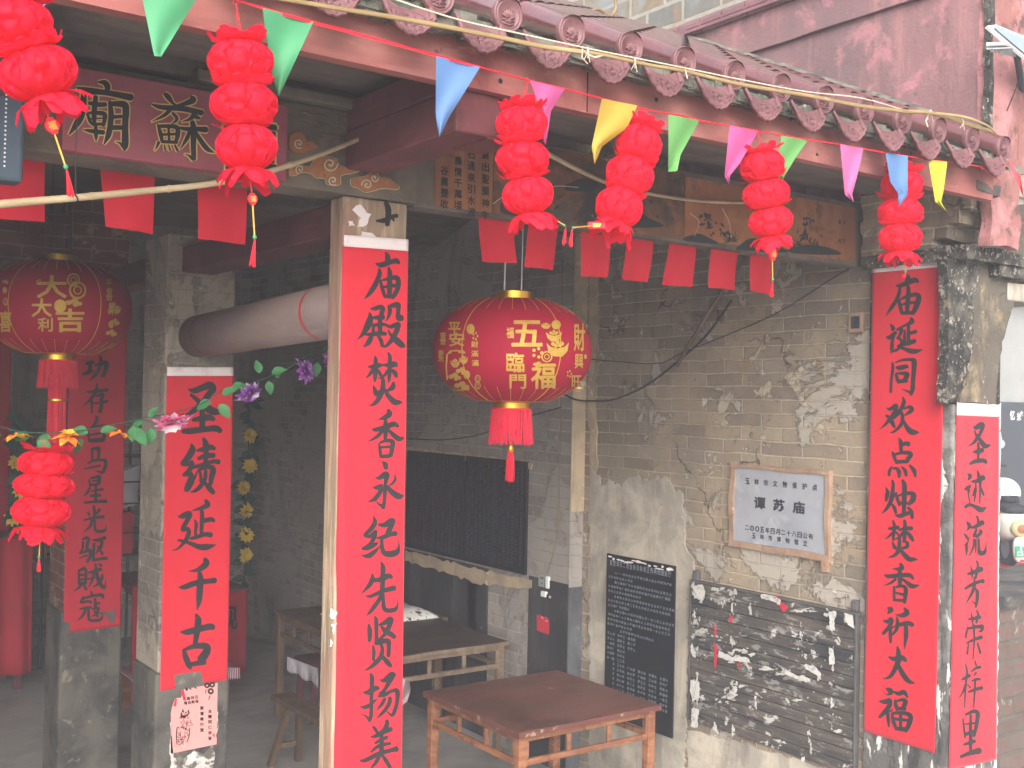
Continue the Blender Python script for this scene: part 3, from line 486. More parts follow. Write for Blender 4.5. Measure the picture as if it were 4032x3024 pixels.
tp('plaster_patch', sheet([(1275,1010),(1290,1020),(1300,1052),(1318,1040),(1345,1046),(1380,1030),(1400,1036),(1440,1034),(1462,1060),(1480,1068),(1476,1120),(1485,1180),(1500,1215),(1496,1290),(1487,1400),(1480,1700),(1274,1700),(1275,1400)], XW, .010, seed=3, wob=.018, step=.03), M['plaster'], label='grey plaster panel around the black stele')
tp('plaster_patch', sheet([(1490,1580),(1600,1600),(1720,1640),(1850,1690),(1850,1800),(1480,1800)], XW, .009, seed=5), M['plaster'])
tp('plaster_patch', sheet([(1274,560),(1290,560),(1296,700),(1288,860),(1292,1000),(1278,1060),(1273,900)], XW, .007, seed=6), M['plaster_tan'])
tp('plaster_strip', MB().box(XR-.004, XW-.001, YS-.008, YS+.001, 1.72, 4.4), M['plaster_tan'], label='pale plastered edge of the wall step')
tp('painted_dado', MB().box(XR-.003, XW-.001, YS-.010, YS+.001, 0, 1.22), M['dado_grey'], label='blue grey painted foot of the wall step')
tp('painted_dado', MB().box(XR-.008, XR+.001, YS+.0, 6.12, 0, 1.24), M['dado'], label='black painted foot of the pilaster')
tp('painted_dado', MB().box(XR-.009, XR+.001, 6.62, 8.6, 0, 1.22), M['dado'], label='black dado under the memorial slabs')
tp('plaster_patch', sheet([(1010,1235),(1030,1228),(1036,1260),(1026,1300),(1032,1370),(1015,1372),(1012,1300)], XR, .009, seed=8), M['plaster'])
tp('plaster_patch', sheet([(880,965),(960,975),(1040,985),(1150,998),(1150,1012),(1040,998),(880,985)], XR, .011, seed=11), M['plaster_tan'])
tp('plaster_patch', sheet([(878,1188),(960,1210),(1080,1240),(1150,1252),(1150,1272),(1040,1262),(960,1236),(878,1212)], XR, .012, seed=12), M['plaster_tan'])
# brick corner stack by the step is visible as paler coursed bricks
nb = MB()
p0, p1 = px_(1838,676,XW), px_(1868,718,XW)
nb.box(XW-.02, XW+.001, p1.y, p0.y, p1.z, p0.z)
nich = tp('niche', nb, M['terracotta'], label='small bricked niche with an orange rim high on the wall', bevel=.004)
obj('painted_hollow', MB().box(XW-.0225, XW-.019, p1.y+.018, p0.y-.018, p1.z+.02, p0.z-.02), M['dado'], nich)  # flat dark panel, painted as the shade inside a hollow

# front pilaster of the side wall, with ledge, corbelled bricks and the upper pink gable
tp('pilaster', MB().box(4.64, 5.05, 2.965, 3.439, -.1, 2.47), M['flaking'], label='grey flaking corner pilaster', bevel=.012)
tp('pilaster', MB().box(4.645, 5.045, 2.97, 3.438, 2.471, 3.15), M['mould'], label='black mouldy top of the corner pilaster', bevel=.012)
lm = MB()
def rough_box(mb, x0, x1, y0, y1, z0, z1, n=6, a=.012, seed=1):
    rnd = random.Random(seed)
    def fn(u, v):      # wrap: ring around the y axis faces
        return None
    bm = bmesh.new(); r = bmesh.ops.create_cube(bm, size=1)
    bmesh.ops.subdivide_edges(bm, edges=bm.edges[:], cuts=n, use_grid_fill=True)
    for v in bm.verts:
        p = Vector((x0+(v.co.x+.5)*(x1-x0), y0+(v.co.y+.5)*(y1-y0), z0+(v.co.z+.5)*(z1-z0)))
        q = p*7+Vector((seed*9, 0, 0)); p += Vector((mnoise.noise(q), mnoise.noise(q+Vector((31, 0, 0))), mnoise.noise(q+Vector((0, 47, 0)))))*a
        v.co = p
    bm.verts.index_update(); b = [v.co.copy() for v in bm.verts]; f = [tuple(v.index for v in q.verts) for q in bm.faces]; bm.free(); mb.add(b, f)
lm = MB(); rough_box(lm, 4.60, 5.09, 2.88, 3.46, 3.135, 3.20, seed=2); rough_box(lm, 4.90, 5.16, 2.90, 3.4, 3.08, 3.14, seed=3)
tp('ledge', lm, M['mould'], label='black mossy stone ledge')
cb = MB()
for k, (ya, yb, za, zb) in enumerate(((3.08,3.47,3.19,3.25),(3.00,3.47,3.245,3.31),(2.93,3.47,3.305,3.37),(2.87,3.47,3.365,3.43),(2.835,3.47,3.425,3.50))): rough_box(cb, 4.625-.004*k, 4.9, ya, yb, za, zb, a=.014, seed=10+k)
tp('corbel', cb, M['wall'], label='stepped corbel bricks under the eave')
pk = MB(); rough_box(pk, 4.66, 4.905, 2.80, 2.85, 3.20, 3.60, n=10, a=.018, seed=21)
tp('corbel_face', pk, M['pink_old'], label='flaking pink plaster on the corbel')
gm = MB(); rough_box(gm, 4.64, 4.91, 2.815, 4.9, 3.5, 4.41, n=14, a=.006, seed=4)
gable = tp('gable', gm, M['pink'], label='pink limewashed gable wall rising above the roof')
gb = MB(); rough_box(gb, 4.612, 4.93, 2.83, 4.9, 4.412, 4.62, n=12, a=.008, seed=6); obj('gable_band', gb, M['pink'], gable)
gc = MB(); 
for k in range(12): gc.tube([(4.60, 2.85+k*.172, 4.655), (4.60, 2.85+k*.172+.165, 4.655)], .045, 12)
gc.box(4.56, 4.95, 2.83, 4.9, 4.62, 4.652)
obj('gable_coping', gc, M['glaze'], gable, smooth=False)
gq = MB(); rough_box(gq, 4.636, 4.922, 2.80, 2.86, 3.60, 4.61, n=12, a=.012, seed=9); rough_box(gq, 4.87, 4.935, 2.80, 2.84, 3.55, 4.5, n=8, a=.01, seed=8)
obj('gable_edge', gq, M['pink_old'], gable)
ge = MB(); rough_box(ge, 4.628, 4.66, 2.796, 2.83, 3.62, 4.62, n=12, a=.014, seed=31); rough_box(ge, 4.72, 4.93, 2.79, 2.81, 4.36, 4.7, n=8, a=.016, seed=33)
obj('mould_streak', ge, M['mould'], gable)

# posts
def post(x0, x1, y0, y1, ztop, m, zb=1.17, base=True):
    p = tp('pillar', MB().box(x0, x1, y0, y1, zb if base else -.1, ztop), m, bevel=.008)
    if base: obj('pillar_base', MB().box(x0-.012, x1+.012, y0-.012, y1+.012, -.1, zb-.001), M['base'], p, bevel=.015)
    return p
fp = post(1.742, 2.0, 3.46, 3.56, 3.148, M['stone_post'], base=False); fp['label'] = 'pale front post with flaked pink paint'
p2 = post(1.69, 2.025, 5.15, 5.485, 3.2, M['pillar'], 1.14); p2['label'] = 'plastered brick pillar with a pink poster on its foot'
p1 = post(1.675, 2.01, 6.85, 7.185, 3.6, M['pillar_red'], 1.14); p1['label'] = 'red washed brick pillar behind the left lantern'
post(1.66, 2.02, 10.1, 10.46, 3.6, M['pillar'], 1.05)
for y in (3.46, 5.15, 6.85, 10.1): post(-1.5, -1.2, y, y+.3, 3.2, M['pillar'], 1.14)
# old brush mark and paste scraps at the head of the front post
mk = MB(); Pp = lambda u, v, off=0: at_y(u, v, 3.457-off)
brush(mk, "1030,1220,40 1055,1300,60 1045,1440,45;940,1400,20 1020,1395,50 1090,1360,40 1140,1350,40;1095,1375,25 1110,1400,18", lambda x, y, l: at_y(1100+x*.4068, 300+y*.4068, 3.4575-l))
obj('old_brush_mark', mk, M['ink'], fp)
def scraps(polys, fn, rnd):
    mb = MB()
    for k, pl in enumerate(polys):
        O = []
        for i, a in enumerate(pl):
            b = pl[(i+1) % len(pl)]
            for j in range(3): t = j/3; O.append((a[0]+(b[0]-a[0])*t+rnd.uniform(-2.5, 2.5), a[1]+(b[1]-a[1])*t+rnd.uniform(-2.5, 2.5)))
        mb.poly([fn(x, y, .0006+k*.0002) for x, y in O])
    return mb
rs = random.Random(4)
obj('paste_scraps', scraps([[(762,455),(775,440),(790,455),(801,463),(790,488),(770,492),(778,470)],[(780,500),(812,508),(822,522),(780,515)],[(754,478),(764,478),(764,486),(754,486)]], lambda x, y, l: py_(x, y, 3.459-l), rs), M['header'], fp)
obj('paste_scraps', scraps([[(710,1310),(722,1320),(732,1325),(722,1340),(714,1330)],[(716,1350),(728,1345),(722,1370)],[(712,1380),(720,1390),(713,1396)]], lambda x, y, l: py_(x, y, 3.459-l), rs), M['header'], fp)

# lintels
lint = tp('lintel', MB().box(-5, 2.03, 3.44, 3.60, 3.15, 3.435), M['greywood'], label='carved grey lintel with ochre clouds above the name board', bevel=.006)
def relief(polyP, Y, th, m, name, par, pts=5):
    P = catmull([(a, b, 0) for a, b in polyP+[polyP[0]]], pts)[:-1]; mb = MB(); n = len(P)
    f = [py_(q[0], q[1], Y-th) for q in P]; b = [py_(q[0], q[1], Y+.002) for q in P]
    mb.add(f+b, [tuple(range(n))]+[(i, n+i, n+(i+1) % n, (i+1) % n) for i in range(n)])
    return obj(name, mb, m, par, bevel=.003)
c6 = lambda pts: [((1100+x*.4068)/PS, (300+y*.4068)/PS) for x, y in pts]
clouds = [c6([(90,900),(200,870),(290,880),(340,810),(440,780),(540,800),(580,860),(620,880),(780,885),(800,905),(700,940),(600,960),(590,1040),(540,1055),(460,1040),(440,990),(350,980),(300,940),(210,930),(150,960),(95,950)]),
          c6([(690,1000),(760,980),(830,970),(880,940),(940,945),(970,980),(1050,990),(1110,1030),(1160,1075),(1130,1095),(1000,1085),(900,1110),(830,1120),(760,1080),(700,1060)]),
          c6([(95,580),(180,530),(240,570),(270,620),(330,640),(380,690),(340,710),(280,730),(230,750),(150,740),(95,690)]),
          c6([(720,410),(800,385),(880,370),(950,380),(990,420),(970,480),(960,600),(890,580),(820,540),(750,500)])]
for k, c in enumerate(clouds): relief(c, 3.44, .012, M['ochre'], 'carved_cloud', lint)
sw = MB()
def curl(cx, cy, r, turns=1.6, k=0):
    return [py_((1100+(cx+r*(1-i/22)*cos(i/22*turns*2*pi+k))*.4068)/PS, (300+(cy+r*(1-i/22)*sin(i/22*turns*2*pi+k))*.4068)/PS, 3.4255) for i in range(21)]
for a in ((490,850,75,1.6,0),(520,1010,50,1.5,1),(200,900,45,1.4,2),(850,1050,55,1.5,3),(920,985,40,1.3,0),(190,650,50,1.5,1)): sw.tube(curl(*a), .0028, 5)
for pl in clouds[:2]: sw.tube([py_(a, b, 3.437) for a, b in [tuple(q[:2]) for q in catmull([(a, b, 0) for a, b in pl+[pl[0]]], 4)]], .0025, 5)
obj('carved_line', sw, M['palelime'], lint)
dr = MB(); rd = random.Random(5)   # dragon scales and mane: fans of ridges
for k in range(34):
    x, y = rd.uniform(120, 620), rd.uniform(330, 640); a = radians(rd.uniform(15, 60)); L = rd.uniform(60, 190)
    pts = [(x+L*t*cos(a)+25*sin(t*3)*1, y+L*t*sin(a)*.7-20*sin(t*pi)) for t in (0, .25, .5, .75, 1)]
    dr.tube([py_((1100+p*.4068)/PS, (300+q*.4068)/PS, 3.437) for p, q in pts], [.001, .0045, .005, .004, .001], 5)
for k in range(16):
    y = 340+k*17; dr.tube([py_((1100+(80+20*k+x)*.4068)/PS, (300+(y+.35*x+15*sin(x/40+k))*.4068)/PS, 3.438) for x in range(0, 420, 40)], .0028, 5)
obj('carved_dragon', dr, M['greywood'], lint)
dl = MB()   # more carving left of the board
for k in range(26):
    x, y = rd.uniform(96, 130), rd.uniform(225, 300); a = rd.uniform(-1, 1); dl.tube([py_(x+t*18*cos(a), y+t*18*sin(a)+3*sin(t*4), 3.437) for t in (0, .3, .6, 1)], .003, 5)
obj('carved_scroll', dl, M['greywood'], lint)
tp('upper_beam', MB().box(-5, 1.93, 3.47, 3.68, 3.46, 3.60), M['darkwood'], label='sooty upper beam', bevel=.01)
tp('upper_beam', MB().box(1.2, 1.95, 3.40, 3.60, 3.437, 3.475), M['greywood'], bevel=.006)
# painted beam of the right bay
PB = 3.50
pb = tp('painted_beam', MB().box(2.05, 4.67, PB, PB+.1, 3.152, 3.47), M['greywood'], label='painted beam with landscapes and lettered panel', bevel=.005)
def panel(P, m, name, th=.004, label=None):
    a, b, c, d = [py_(x, y, PB) for x, y in P]
    x0, x1 = max(a.x, 2.06), b.x; mb = MB()
    f = [Vector((q.x, PB-th, q.z)) for q in (a, b, c, d)]; bk = [Vector((q.x, PB+.002, q.z)) for q in (a, b, c, d)]
    mb.add(f+bk, [(0,1,2,3)]+[(i, 4+i, 4+(i+1) % 4, (i+1) % 4) for i in range(4)])
    o = obj(name, mb, m, pb); 
    if label: o['label'] = label
    return o
def rect(x0, x1, z0, z1): return x0, x1, z0, z1
def bpanel(x0, x1, z0, z1, m, name, label, th=.004):
    o = obj(name, MB().box(x0, x1, PB-th, PB+.002, z0, z1), m, pb); o['label'] = label; return o
xt0, xt1 = py_(938,400,PB).x, py_(1063,400,PB).x
tpn = bpanel(xt0, xt1, 3.165, 3.46, M['textpanel'], 'text_panel', 'ochre panel with four columns of old characters')
xl1 = py_(1476,480,PB).x
bpanel(xt1+.004, xl1, 3.165, 3.46, M['paintpanel'], 'landscape_panel', 'dark painted landscape panel')
bpanel(xl1+.004, 4.60, 3.175, 3.445, M['paintpanel2'], 'plant_panel', 'orange panel painted with bamboo and rocks')
tx = MB(); xs = [(1940+0, 0)]
cols = [("蘇出聖顯神牛", 683, 100, 105), ("石通泉引水流", 560, 95, 100), ("農情千萬頃", 445, 150, 97), ("谷農豐收", 325, 235, 97)]
for txt, cx, cy, dy in cols:
    for i, ch in enumerate(txt):
        u0, v0 = 1600+cx*.4521, 550+(cy+i*dy)*.4521; h = 38
        c = at_y(u0, v0+16, PB); hw, hh = .0165, .0165
        put_glyph(tx, ch, lambda u, v, c=c: Vector((c.x+(u-.5)*2*hw, PB-.0052, c.z+(v-.5)*2*hh)), bold=.02)
obj('lettering', tx, M['ink'], tpn)
# painted plants, rocks and branches on the panels
lv = MB(); br = MB(); rk = MB(); rp = random.Random(11)
def leafP(x, y, a, L, wd, k):
    P = []
    for t in (0, .3, .6, 1): P.append((t, sin(pi*min(t*1.1, 1))*wd))
    O = [(x+L*t*cos(a)-q*sin(a), y+L*t*sin(a)+q*cos(a)) for t, q in P]+[(x+L*t*cos(a)+q*sin(a), y+L*t*sin(a)-q*cos(a)) for t, q in reversed(P[1:-1])]
    lv.poly([py_(p, q, PB-.0045-k*.00002) for p, q in O])
k = 0
for cx, cy, n, r in ((1530,470,16,12),(1545,490,14,14),(1735,500,14,10),(1745,475,8,9),(1728,520,10,14),(1760,515,9,12),(1570,505,8,8)):
    for i in range(n): leafP(cx+rp.uniform(-r, r), cy+rp.uniform(-r, r), rp.uniform(.4, 2.7), rp.uniform(8, 15), rp.uniform(1.5, 2.6), k); k += 1
for i in range(16): leafP(1580+rp.uniform(-4, 4), 522, radians(-90+(i-8)*13), rp.uniform(14, 30), .9, k); k += 1
for i in range(10): leafP(1230+rp.uniform(-90, 190), rp.uniform(415, 470), rp.uniform(0, 6.2), rp.uniform(8, 16), 3, k); k += 1
obj('painted_leaf', lv, M['leafpaint'], pb)
def rockP(pts, k): rk.poly([py_(a, b, PB-.0044-k*.0001) for a, b in [tuple(q[:2]) for q in catmull([(a, b, 0) for a, b in pts+[pts[0]]], 4)[:-1]]])
rockP([(1480,512),(1510,505),(1535,515),(1550,527),(1480,520)], 0); rockP([(1590,535),(1620,515),(1650,520),(1690,535),(1700,545),(1600,541)], 1)
rockP([(1700,540),(1740,528),(1790,535),(1815,550),(1720,548)], 2); rockP([(1290,475),(1320,455),(1370,452),(1400,470),(1430,490),(1300,490)], 3)
rockP([(1080,440),(1100,432),(1130,445),(1180,470),(1090,462)], 4); rockP([(1220,400),(1260,385),(1290,395),(1280,412),(1225,412)], 5)
obj('painted_rock', rk, M['leafpaint'], pb)
for pts in ([(1290,470),(1320,440),(1350,432),(1390,430)],[(1320,440),(1330,460),(1335,490)],[(1350,432),(1368,455),(1362,480)],[(1065,440),(1090,425),(1110,436)],[(1490,460),(1510,480),(1500,510)],[(1170,415),(1200,402),(1250,405)],[(1560,450),(1575,480),(1580,520)]):
    br.tube([py_(a, b, PB-.0045) for a, b in [tuple(q[:2]) for q in catmull([(a, b, 0) for a, b in pts], 4)]], .0016, 5)
obj('painted_branch', br, M['palelime'], pb)
sg = MB()
for i, ch in enumerate("建古造廿"):
    c = py_(1812+10*(i % 2), 480+25*(i//2)*1.6, PB); put_glyph(sg, ch, lambda u, v, c=c: Vector((c.x+(u-.5)*.02, PB-.0052, c.z+(v-.5)*.02)), bold=.02)
obj('lettering', sg, M['ink'], pb)
tp('upper_beam', MB().box(1.9, 4.66, 3.54, 3.70, 3.56, 3.66), M['darkwood'], bevel=.01)
# cantilever under the eave, tie beam and the log
cl = MB().box(1.735, 1.89, 2.73, 3.441, 3.235, 3.365); cl.box(1.74, 1.885, 2.73, 3.441, 3.366, 3.47)
ct = tp('cantilever_beam', cl, M['darkred'], label='dull red cantilever carrying the eave board', bevel=.008)
obj('bracket_block', MB().box(1.85, 1.965, 2.735, 2.93, 3.23, 3.268).box(1.86, 1.955, 2.735, 2.89, 3.27, 3.30).box(1.86, 1.945, 2.735, 2.84, 3.302, 3.345), M['darkred'], ct, bevel=.005)
tp('tie_beam', MB().box(1.76, 1.92, 3.56, 11.2, 3.02, 3.14), M['darkred'], label='dark red tie beam running inwards', bevel=.008)
L0, L1 = px_(416,731,1.85), px_(713,668,1.85)
lg = tp('log_beam', MB().tube([Vector((1.85, 5.16, 2.722)), Vector((1.85, 4.6, 2.737)), Vector((1.85, 3.565, 2.772))], [.100, .1005, .102], 36), M['log'], label='round brown log beam between the posts', smooth=True)
obj('red_ring', MB().tube([Vector((1.85, 3.80+.0, 2.765)), Vector((1.85, 3.815, 2.7645))], .1035, 36, cap=False), M['redcord'], lg)
obj('log_joint', MB().tube([Vector((1.85, 4.985, 2.727)), Vector((1.85, 4.995, 2.727))], .1012, 36, cap=False), M['darkred'], lg)
# inner lintel with red carving far left
il = tp('inner_lintel', MB().box(-5, 1.675, 6.95, 7.1, 2.95, 3.5), M['pillar_red'], label='dim red carved inner lintel', bevel=.01)
rv = MB()
for k in range(40):
    x, y = rd.uniform(-.2, 1.6), rd.uniform(3.0, 3.45); rv.tube([Vector((x+.09*t*cos(k), 6.945, y+.06*sin(3*t+k))) for t in (0, .3, .6, 1)], .008, 5)
obj('carved_scroll', rv, M['darkred'], il)
tp('arch_band', MB().grid(lambda u, v: Vector((.2+1.47*u, 6.93, 2.80+.16*u+.06*sin(pi*u)+v*.12)), 20, 1), M['plaster_tan'], solid=.03, parent=temple)

# eave board, roof, tiles
fb = MB(); rough_box(fb, -5, 4.50, 2.70, 2.745, 3.362, 3.50, n=20, a=.003, seed=5)
fas = tp('fascia_board', fb, M['redwood'], label='faded red eave board')
fe = MB(); rough_box(fe, 4.38, 4.56, 2.695, 2.75, 3.385, 3.43, n=6, a=.016, seed=7); obj('broken_end', fe, M['darkwood'], fas)
obj('board_joint', MB().box(2.203, 2.207, 2.6985, 2.70, 3.364, 3.49).box(3.9, 3.904, 2.6985, 2.70, 3.364, 3.49), M['ink'], fas)
kn = MB()
for x, z in ((.86,3.45),(2.0,3.41),(2.5,3.455),(2.62,3.41),(3.2,3.42),(3.32,3.39),(1.87,3.40)): kn.lathe((x, 2.6992, z), [(.0001, 0), (.008, 0)], 10, (0, -1, 0))
obj('nail_head', kn, M['ink'], fas)
SL = .48
roof = tp('roof', MB().add([(-5,2.64,3.515),(4.63,2.64,3.515),(4.63,4.8,3.515+2.16*SL),(-5,4.8,3.515+2.16*SL),(-5,2.64,3.485),(4.63,2.64,3.485),(4.63,4.8,3.485+2.16*SL),(-5,4.8,3.485+2.16*SL)],
     [(0,1,2,3),(7,6,5,4),(4,5,1,0),(6,7,3,2),(5,6,2,1),(7,4,0,3)]), M['mortar'], label='oxblood tiled roof slope')
tp('rear_roof', MB().add([(-5,4.8,4.50),(4.63,4.8,4.50),(4.63,7.6,3.65),(-5,7.6,3.65),(4.63,11.6,5.2),(-5,11.6,5.2)], [(0,1,2,3),(3,2,4,5)]), M['darkwood'], solid=.05, label='dark rear roof')
raf = MB()
for k in range(30): x = -3.2+k*.265; raf.obox((x, 3.80, 3.40+1.2*SL), (.025, 0, 0), (0, .98, .98*SL), (0, -.008, .02))
obj('rafter', raf, M['darkwood'], roof)
soff = tp('ceiling_board', MB().box(-5, 4.63, 2.75, 3.44, 3.505, 3.515), M['darkwood'])
NT_, X0, SP = 16, 1.589-2*.2353, .2353
def tile_tube(x):
    mb = MB(); a = Vector((x, 2.605, 3.565)); d = Vector((0, 1, SL)).normalized()
    L = 0
    while L < 2.3:
        s = a+d*L; mb.tube([s, s+d*.012, s+d*.02, s+d*.26, s+d*.275], [.049, .049, .0455, .0445, .0445], 20, cap=False); L += .27
    return mb
def end_cap(x):
    c = Vector((x, 2.604, 3.563)); ax = Vector((0, -1, -.08)).normalized(); mb = MB()
    mb.lathe(c, [(.0495, -.012), (.051, .003), (.049, .007), (.0455, .0075), (.0435, .0045), (.040, .0045), (.039, .0062), (.037, .0062), (.0355, .0038), (.0001, .0038)], 36, ax)
    xr = Vector((1, 0, 0)); up = ax.cross(xr) if ax.cross(xr).z > 0 else -ax.cross(xr)
    for i in range(7):      # lotus petals
        a = radians(-150+i*50) if i < 7 else 0; a = radians(-75+i*25)+pi/2
        tip = c+ax*.004+(xr*cos(a)*.9+up*(sin(a)*.9-.25))*.028; root = c+ax*.004-up*.014
        mb.tube([root, root.lerp(tip, .35)+ax*.003, root.lerp(tip, .7)+ax*.003, tip], [.002, .0055, .005, .001], 6)
    for i in range(5):
        a = radians(205+i*33); mb.tube([c+ax*.004-up*.012, c+ax*.006-up*.012+(xr*cos(a)+up*sin(a)*.6)*.024], [.004, .002], 6)
    mb.tube([c+ax*.004+xr*-.02-up*.026, c+ax*.006-up*.030, c+ax*.004+xr*.02-up*.026], .003, 6)
    return mb
def drip(x):
    mb = MB(); hw = .082
    def edge(u):     # lower outline: lobed shield
        s = abs(u); return -.088+.058*s**2.0-.004*abs(sin(s*10))
    def fn(u, v):
        u = u*2-1; top = -.026*(1-u*u)+.014; lo = edge(u); z = top+(lo-top)*v
        rim = .007 if (v > .90 or abs(u) > .94) else 0
        a_, b_ = u*1.0, (v-.5)*1.6; rr = sqrt(a_*a_+b_*b_)
        rel = .0045*max(0, cos(rr*11)) if rr < .62 else 0
        rel += .004*max(0, sin(atan2(b_, a_)*5+1)) if .12 < rr < .5 else 0
        rim2 = .004 if .76 < v < .84 and abs(u) < .85 else 0
        return Vector((x+u*hw, 2.618-.030*v-rim-rel-rim2, 3.514+z))
    mb.grid(fn, 44, 30); return mb
for k in range(NT_-1):
    x = X0+k*SP
    if x > 4.45: break
    o = obj('cover_tile', tile_tube(x), M['glaze'], roof, smooth=True)
    obj('tile_end', end_cap(x), M['glaze_dull'], roof, smooth=True)
for k in range(NT_-1):
    x = 1.49-2*SP+k*SP
    if x > 4.36: break
    obj('drip_tile', drip(x), M['glaze_dull'], roof, smooth=True, solid=.012)
pm = MB(); rq = random.Random(8)
for k in range(60):
    x = 1.05+k*.058; rough_box(pm, x-.035, x+.04, 2.63, 2.70, 3.49+rq.uniform(0, .012), 3.525+rq.uniform(0, .02), n=3, a=.012, seed=k)
obj('bedding_mortar', pm, M['mortar'], roof)
rg = MB()
for k in range(34): x = -3+k*.225; rg.tube([Vector((x, 4.78, 4.60)), Vector((x+.215, 4.78, 4.60))], .055, 12); rg.tube([Vector((x, 4.70, 4.545)), Vector((x+.218, 4.70, 4.545))], .045, 10)
rg.box(-3, 4.62, 4.74, 4.9, 4.48, 4.58)
obj('ridge', rg, M['glaze'], roof)
fl = MB(); 
P0, P1 = Vector((4.60, 2.85, 3.475+.23*SL+.07)), Vector((4.60, 4.7, 3.475+2.08*SL+.07))
fl.tube([P0.lerp(P1, t/14)+Vector((0,0,.03))+Vector((0, 0, .01*mnoise.noise(Vector((t*1.3, 0, 0))))) for t in range(15)], [.055]*15, 10); obj('mortar_fillet', fl, M['mortar'], roof, smooth=True)
# ------------------------------------------------------------------ couplet banners
def banner(label, corners, plane, axis, nrm, header, br, group, redmat='red', wave=.004, wrap=0, seed=0, name='couplet_banner'):
    """corners in survey pixels TL,TR,BR,BL projected to the plane; header: height in metres of the white cotton strip"""
    prj = (lambda u, v: at_y(u*PS, v*PS, plane)) if axis == 'y' else (lambda u, v: at_x(u*PS, v*PS, plane))
    raw = (lambda u, v: at_y(u, v, plane)) if axis == 'y' else (lambda u, v: at_x(u, v, plane))
    nrm = Vector(nrm); A, B, C_, D = [prj(*q) for q in corners]
    wv = lambda p: nrm*(wave*(mnoise.noise(Vector((p.x*5+p.y*5+seed, p.z*2.2, seed)))+.45*mnoise.noise(Vector((p.x*16+p.y*16, p.z*3+seed, 3))))+wave*.9)
    def fn(u, v):
        p = (A.lerp(B, u)).lerp(D.lerp(C_, u), v); q = p+wv(p)
        if wrap and u < wrap: q = q+Vector((-.004, .02, 0))*((wrap-u)/wrap)**1.5*(.3+.7*v)
        return q
    t = thing(name, label, 'banner', tuple(D), group)
    mb = MB(); mb.grid(fn, 30, 90)
    obj('cloth', mb, M[redmat], t, smooth=True, solid=.0015)
    if header:
        h = header/(A-D).length
        def fh(u, v): q = (A.lerp(B, u)).lerp(D.lerp(C_, u), -h+v*h*1.12); return q+wv(q)+nrm*(.0012 if v > .9 else .0006)+nrm*.0006
        obj('header_strip', MB().grid(fh, 16, 4), M['header'], t, smooth=True, solid=.001)
    ink = MB(); k = 0
    for (ox, oy, s), strokes in br:
        def P3(x, y, l, ox=ox, oy=oy, s=s): p = raw(ox+x*s, oy+y*s); return p+wv(p)+nrm*(.0022+l)
        k = brush(ink, strokes, P3, 0, step=.00012)
    obj('lettering', ink, M['ink_soft'], t)
    return t
banner('bright red couplet banner on the front post, ten large black characters', [(741,530),(880,540),(866,1700),(722,1700)], 3.452, 'y', (0,-1,0), .036, BR['front'], 'couplet banners with black writing', wrap=.1, seed=1)
banner('red banner of five characters on the brick pillar above the pink poster', [(360,810),(503,810),(490,1468),(345,1493)], 5.142, 'y', (0,-1,0), .038, BR['p2'], 'couplet banners with black writing', seed=2)
banner('dim red banner on the pillar behind the left big lantern', [(152,640),(276,625),(260,1352),(137,1368)], 6.842, 'y', (0,-1,0), 0, BR['p1'], 'couplet banners with black writing', 'red_dim', seed=3)
banner('long red banner on the side wall beside the weathered board, eleven characters', [(1886,587),(2045,573),(2020,1627),(1867,1579)], 4.638, 'x', (-1,0,0), .052, BR['right'], 'couplet banners with black writing', seed=4)
banner('narrow red banner on the outer corner of the pilaster, right of the long one', [(2065,894),(2157,898),(2151,1640),(2048,1664)], 2.962, 'y', (0,-1,0), .052, BR['small'], 'couplet banners with black writing', seed=5)
banner('dark red blank banner strip at the left picture edge on the farthest pillar', [(-120,680),(25,660),(18,1225),(-128,1240)], 10.09, 'y', (0,-1,0), 0, [], 'couplet banners with black writing', 'red_dim', seed=6)

# ------------------------------------------------------------------ name board
sb = thing('name_board', 'dark red name board with black gold-edged characters on the carved lintel', 'sign', (1.1, 3.4, 3.16))
bd = MB(); rough_box(bd, .795, 1.502, 3.395, 3.439, 3.155, 3.406, n=4, a=.001, seed=3)
obj('board', bd, M['signboard'], sb, bevel=.004)
gl_, in_ = MB(), MB()
for (ox, oy, s), strokes in BR['sign']:
    F_ = lambda x, y, l, ox=ox, oy=oy, s=s: at_y(ox+x*s, oy+y*s, 3.3925-l)
    brush(gl_, strokes, F_, grow=13); 
    F2 = lambda x, y, l, ox=ox, oy=oy, s=s: at_y(ox+x*s, oy+y*s, 3.3895-l)
    brush(in_, strokes, F2, grow=-6)
put_glyph(gl_, '譚', lambda u, v: at_y((880+u*212), (672-v*222+u*30), 3.3925), bold=.05)
put_glyph(in_, '譚', lambda u, v: at_y((883+u*206), (668-v*214+u*30), 3.3895), bold=.022)
obj('gold_outline', gl_, M['yellowpaint'], sb); obj('lettering', in_, M['ink'], sb)
# slate box sign with studs, far left
bb = thing('lamp_box', 'slate blue box with a row of white studs hanging at the left edge', 'box', (.6, 3.3, 2.95))
q0, q1 = py_(-60, 190, 3.25), py_(50, 395, 3.25)
obj('case', MB().box(q0.x, q1.x, 3.25, 3.33, q1.z, q0.z), M['bluebox'], bb, bevel=.01)
stb = MB()
for k in range(17):
    p = py_(14-.28*k, 205+k*9.6, 3.25); stb.lathe(p, [(.0001, .004), (.0022, .003), (.003, 0)], 8, (0, -1, 0))
obj('stud_row', stb, M['stud'], bb)

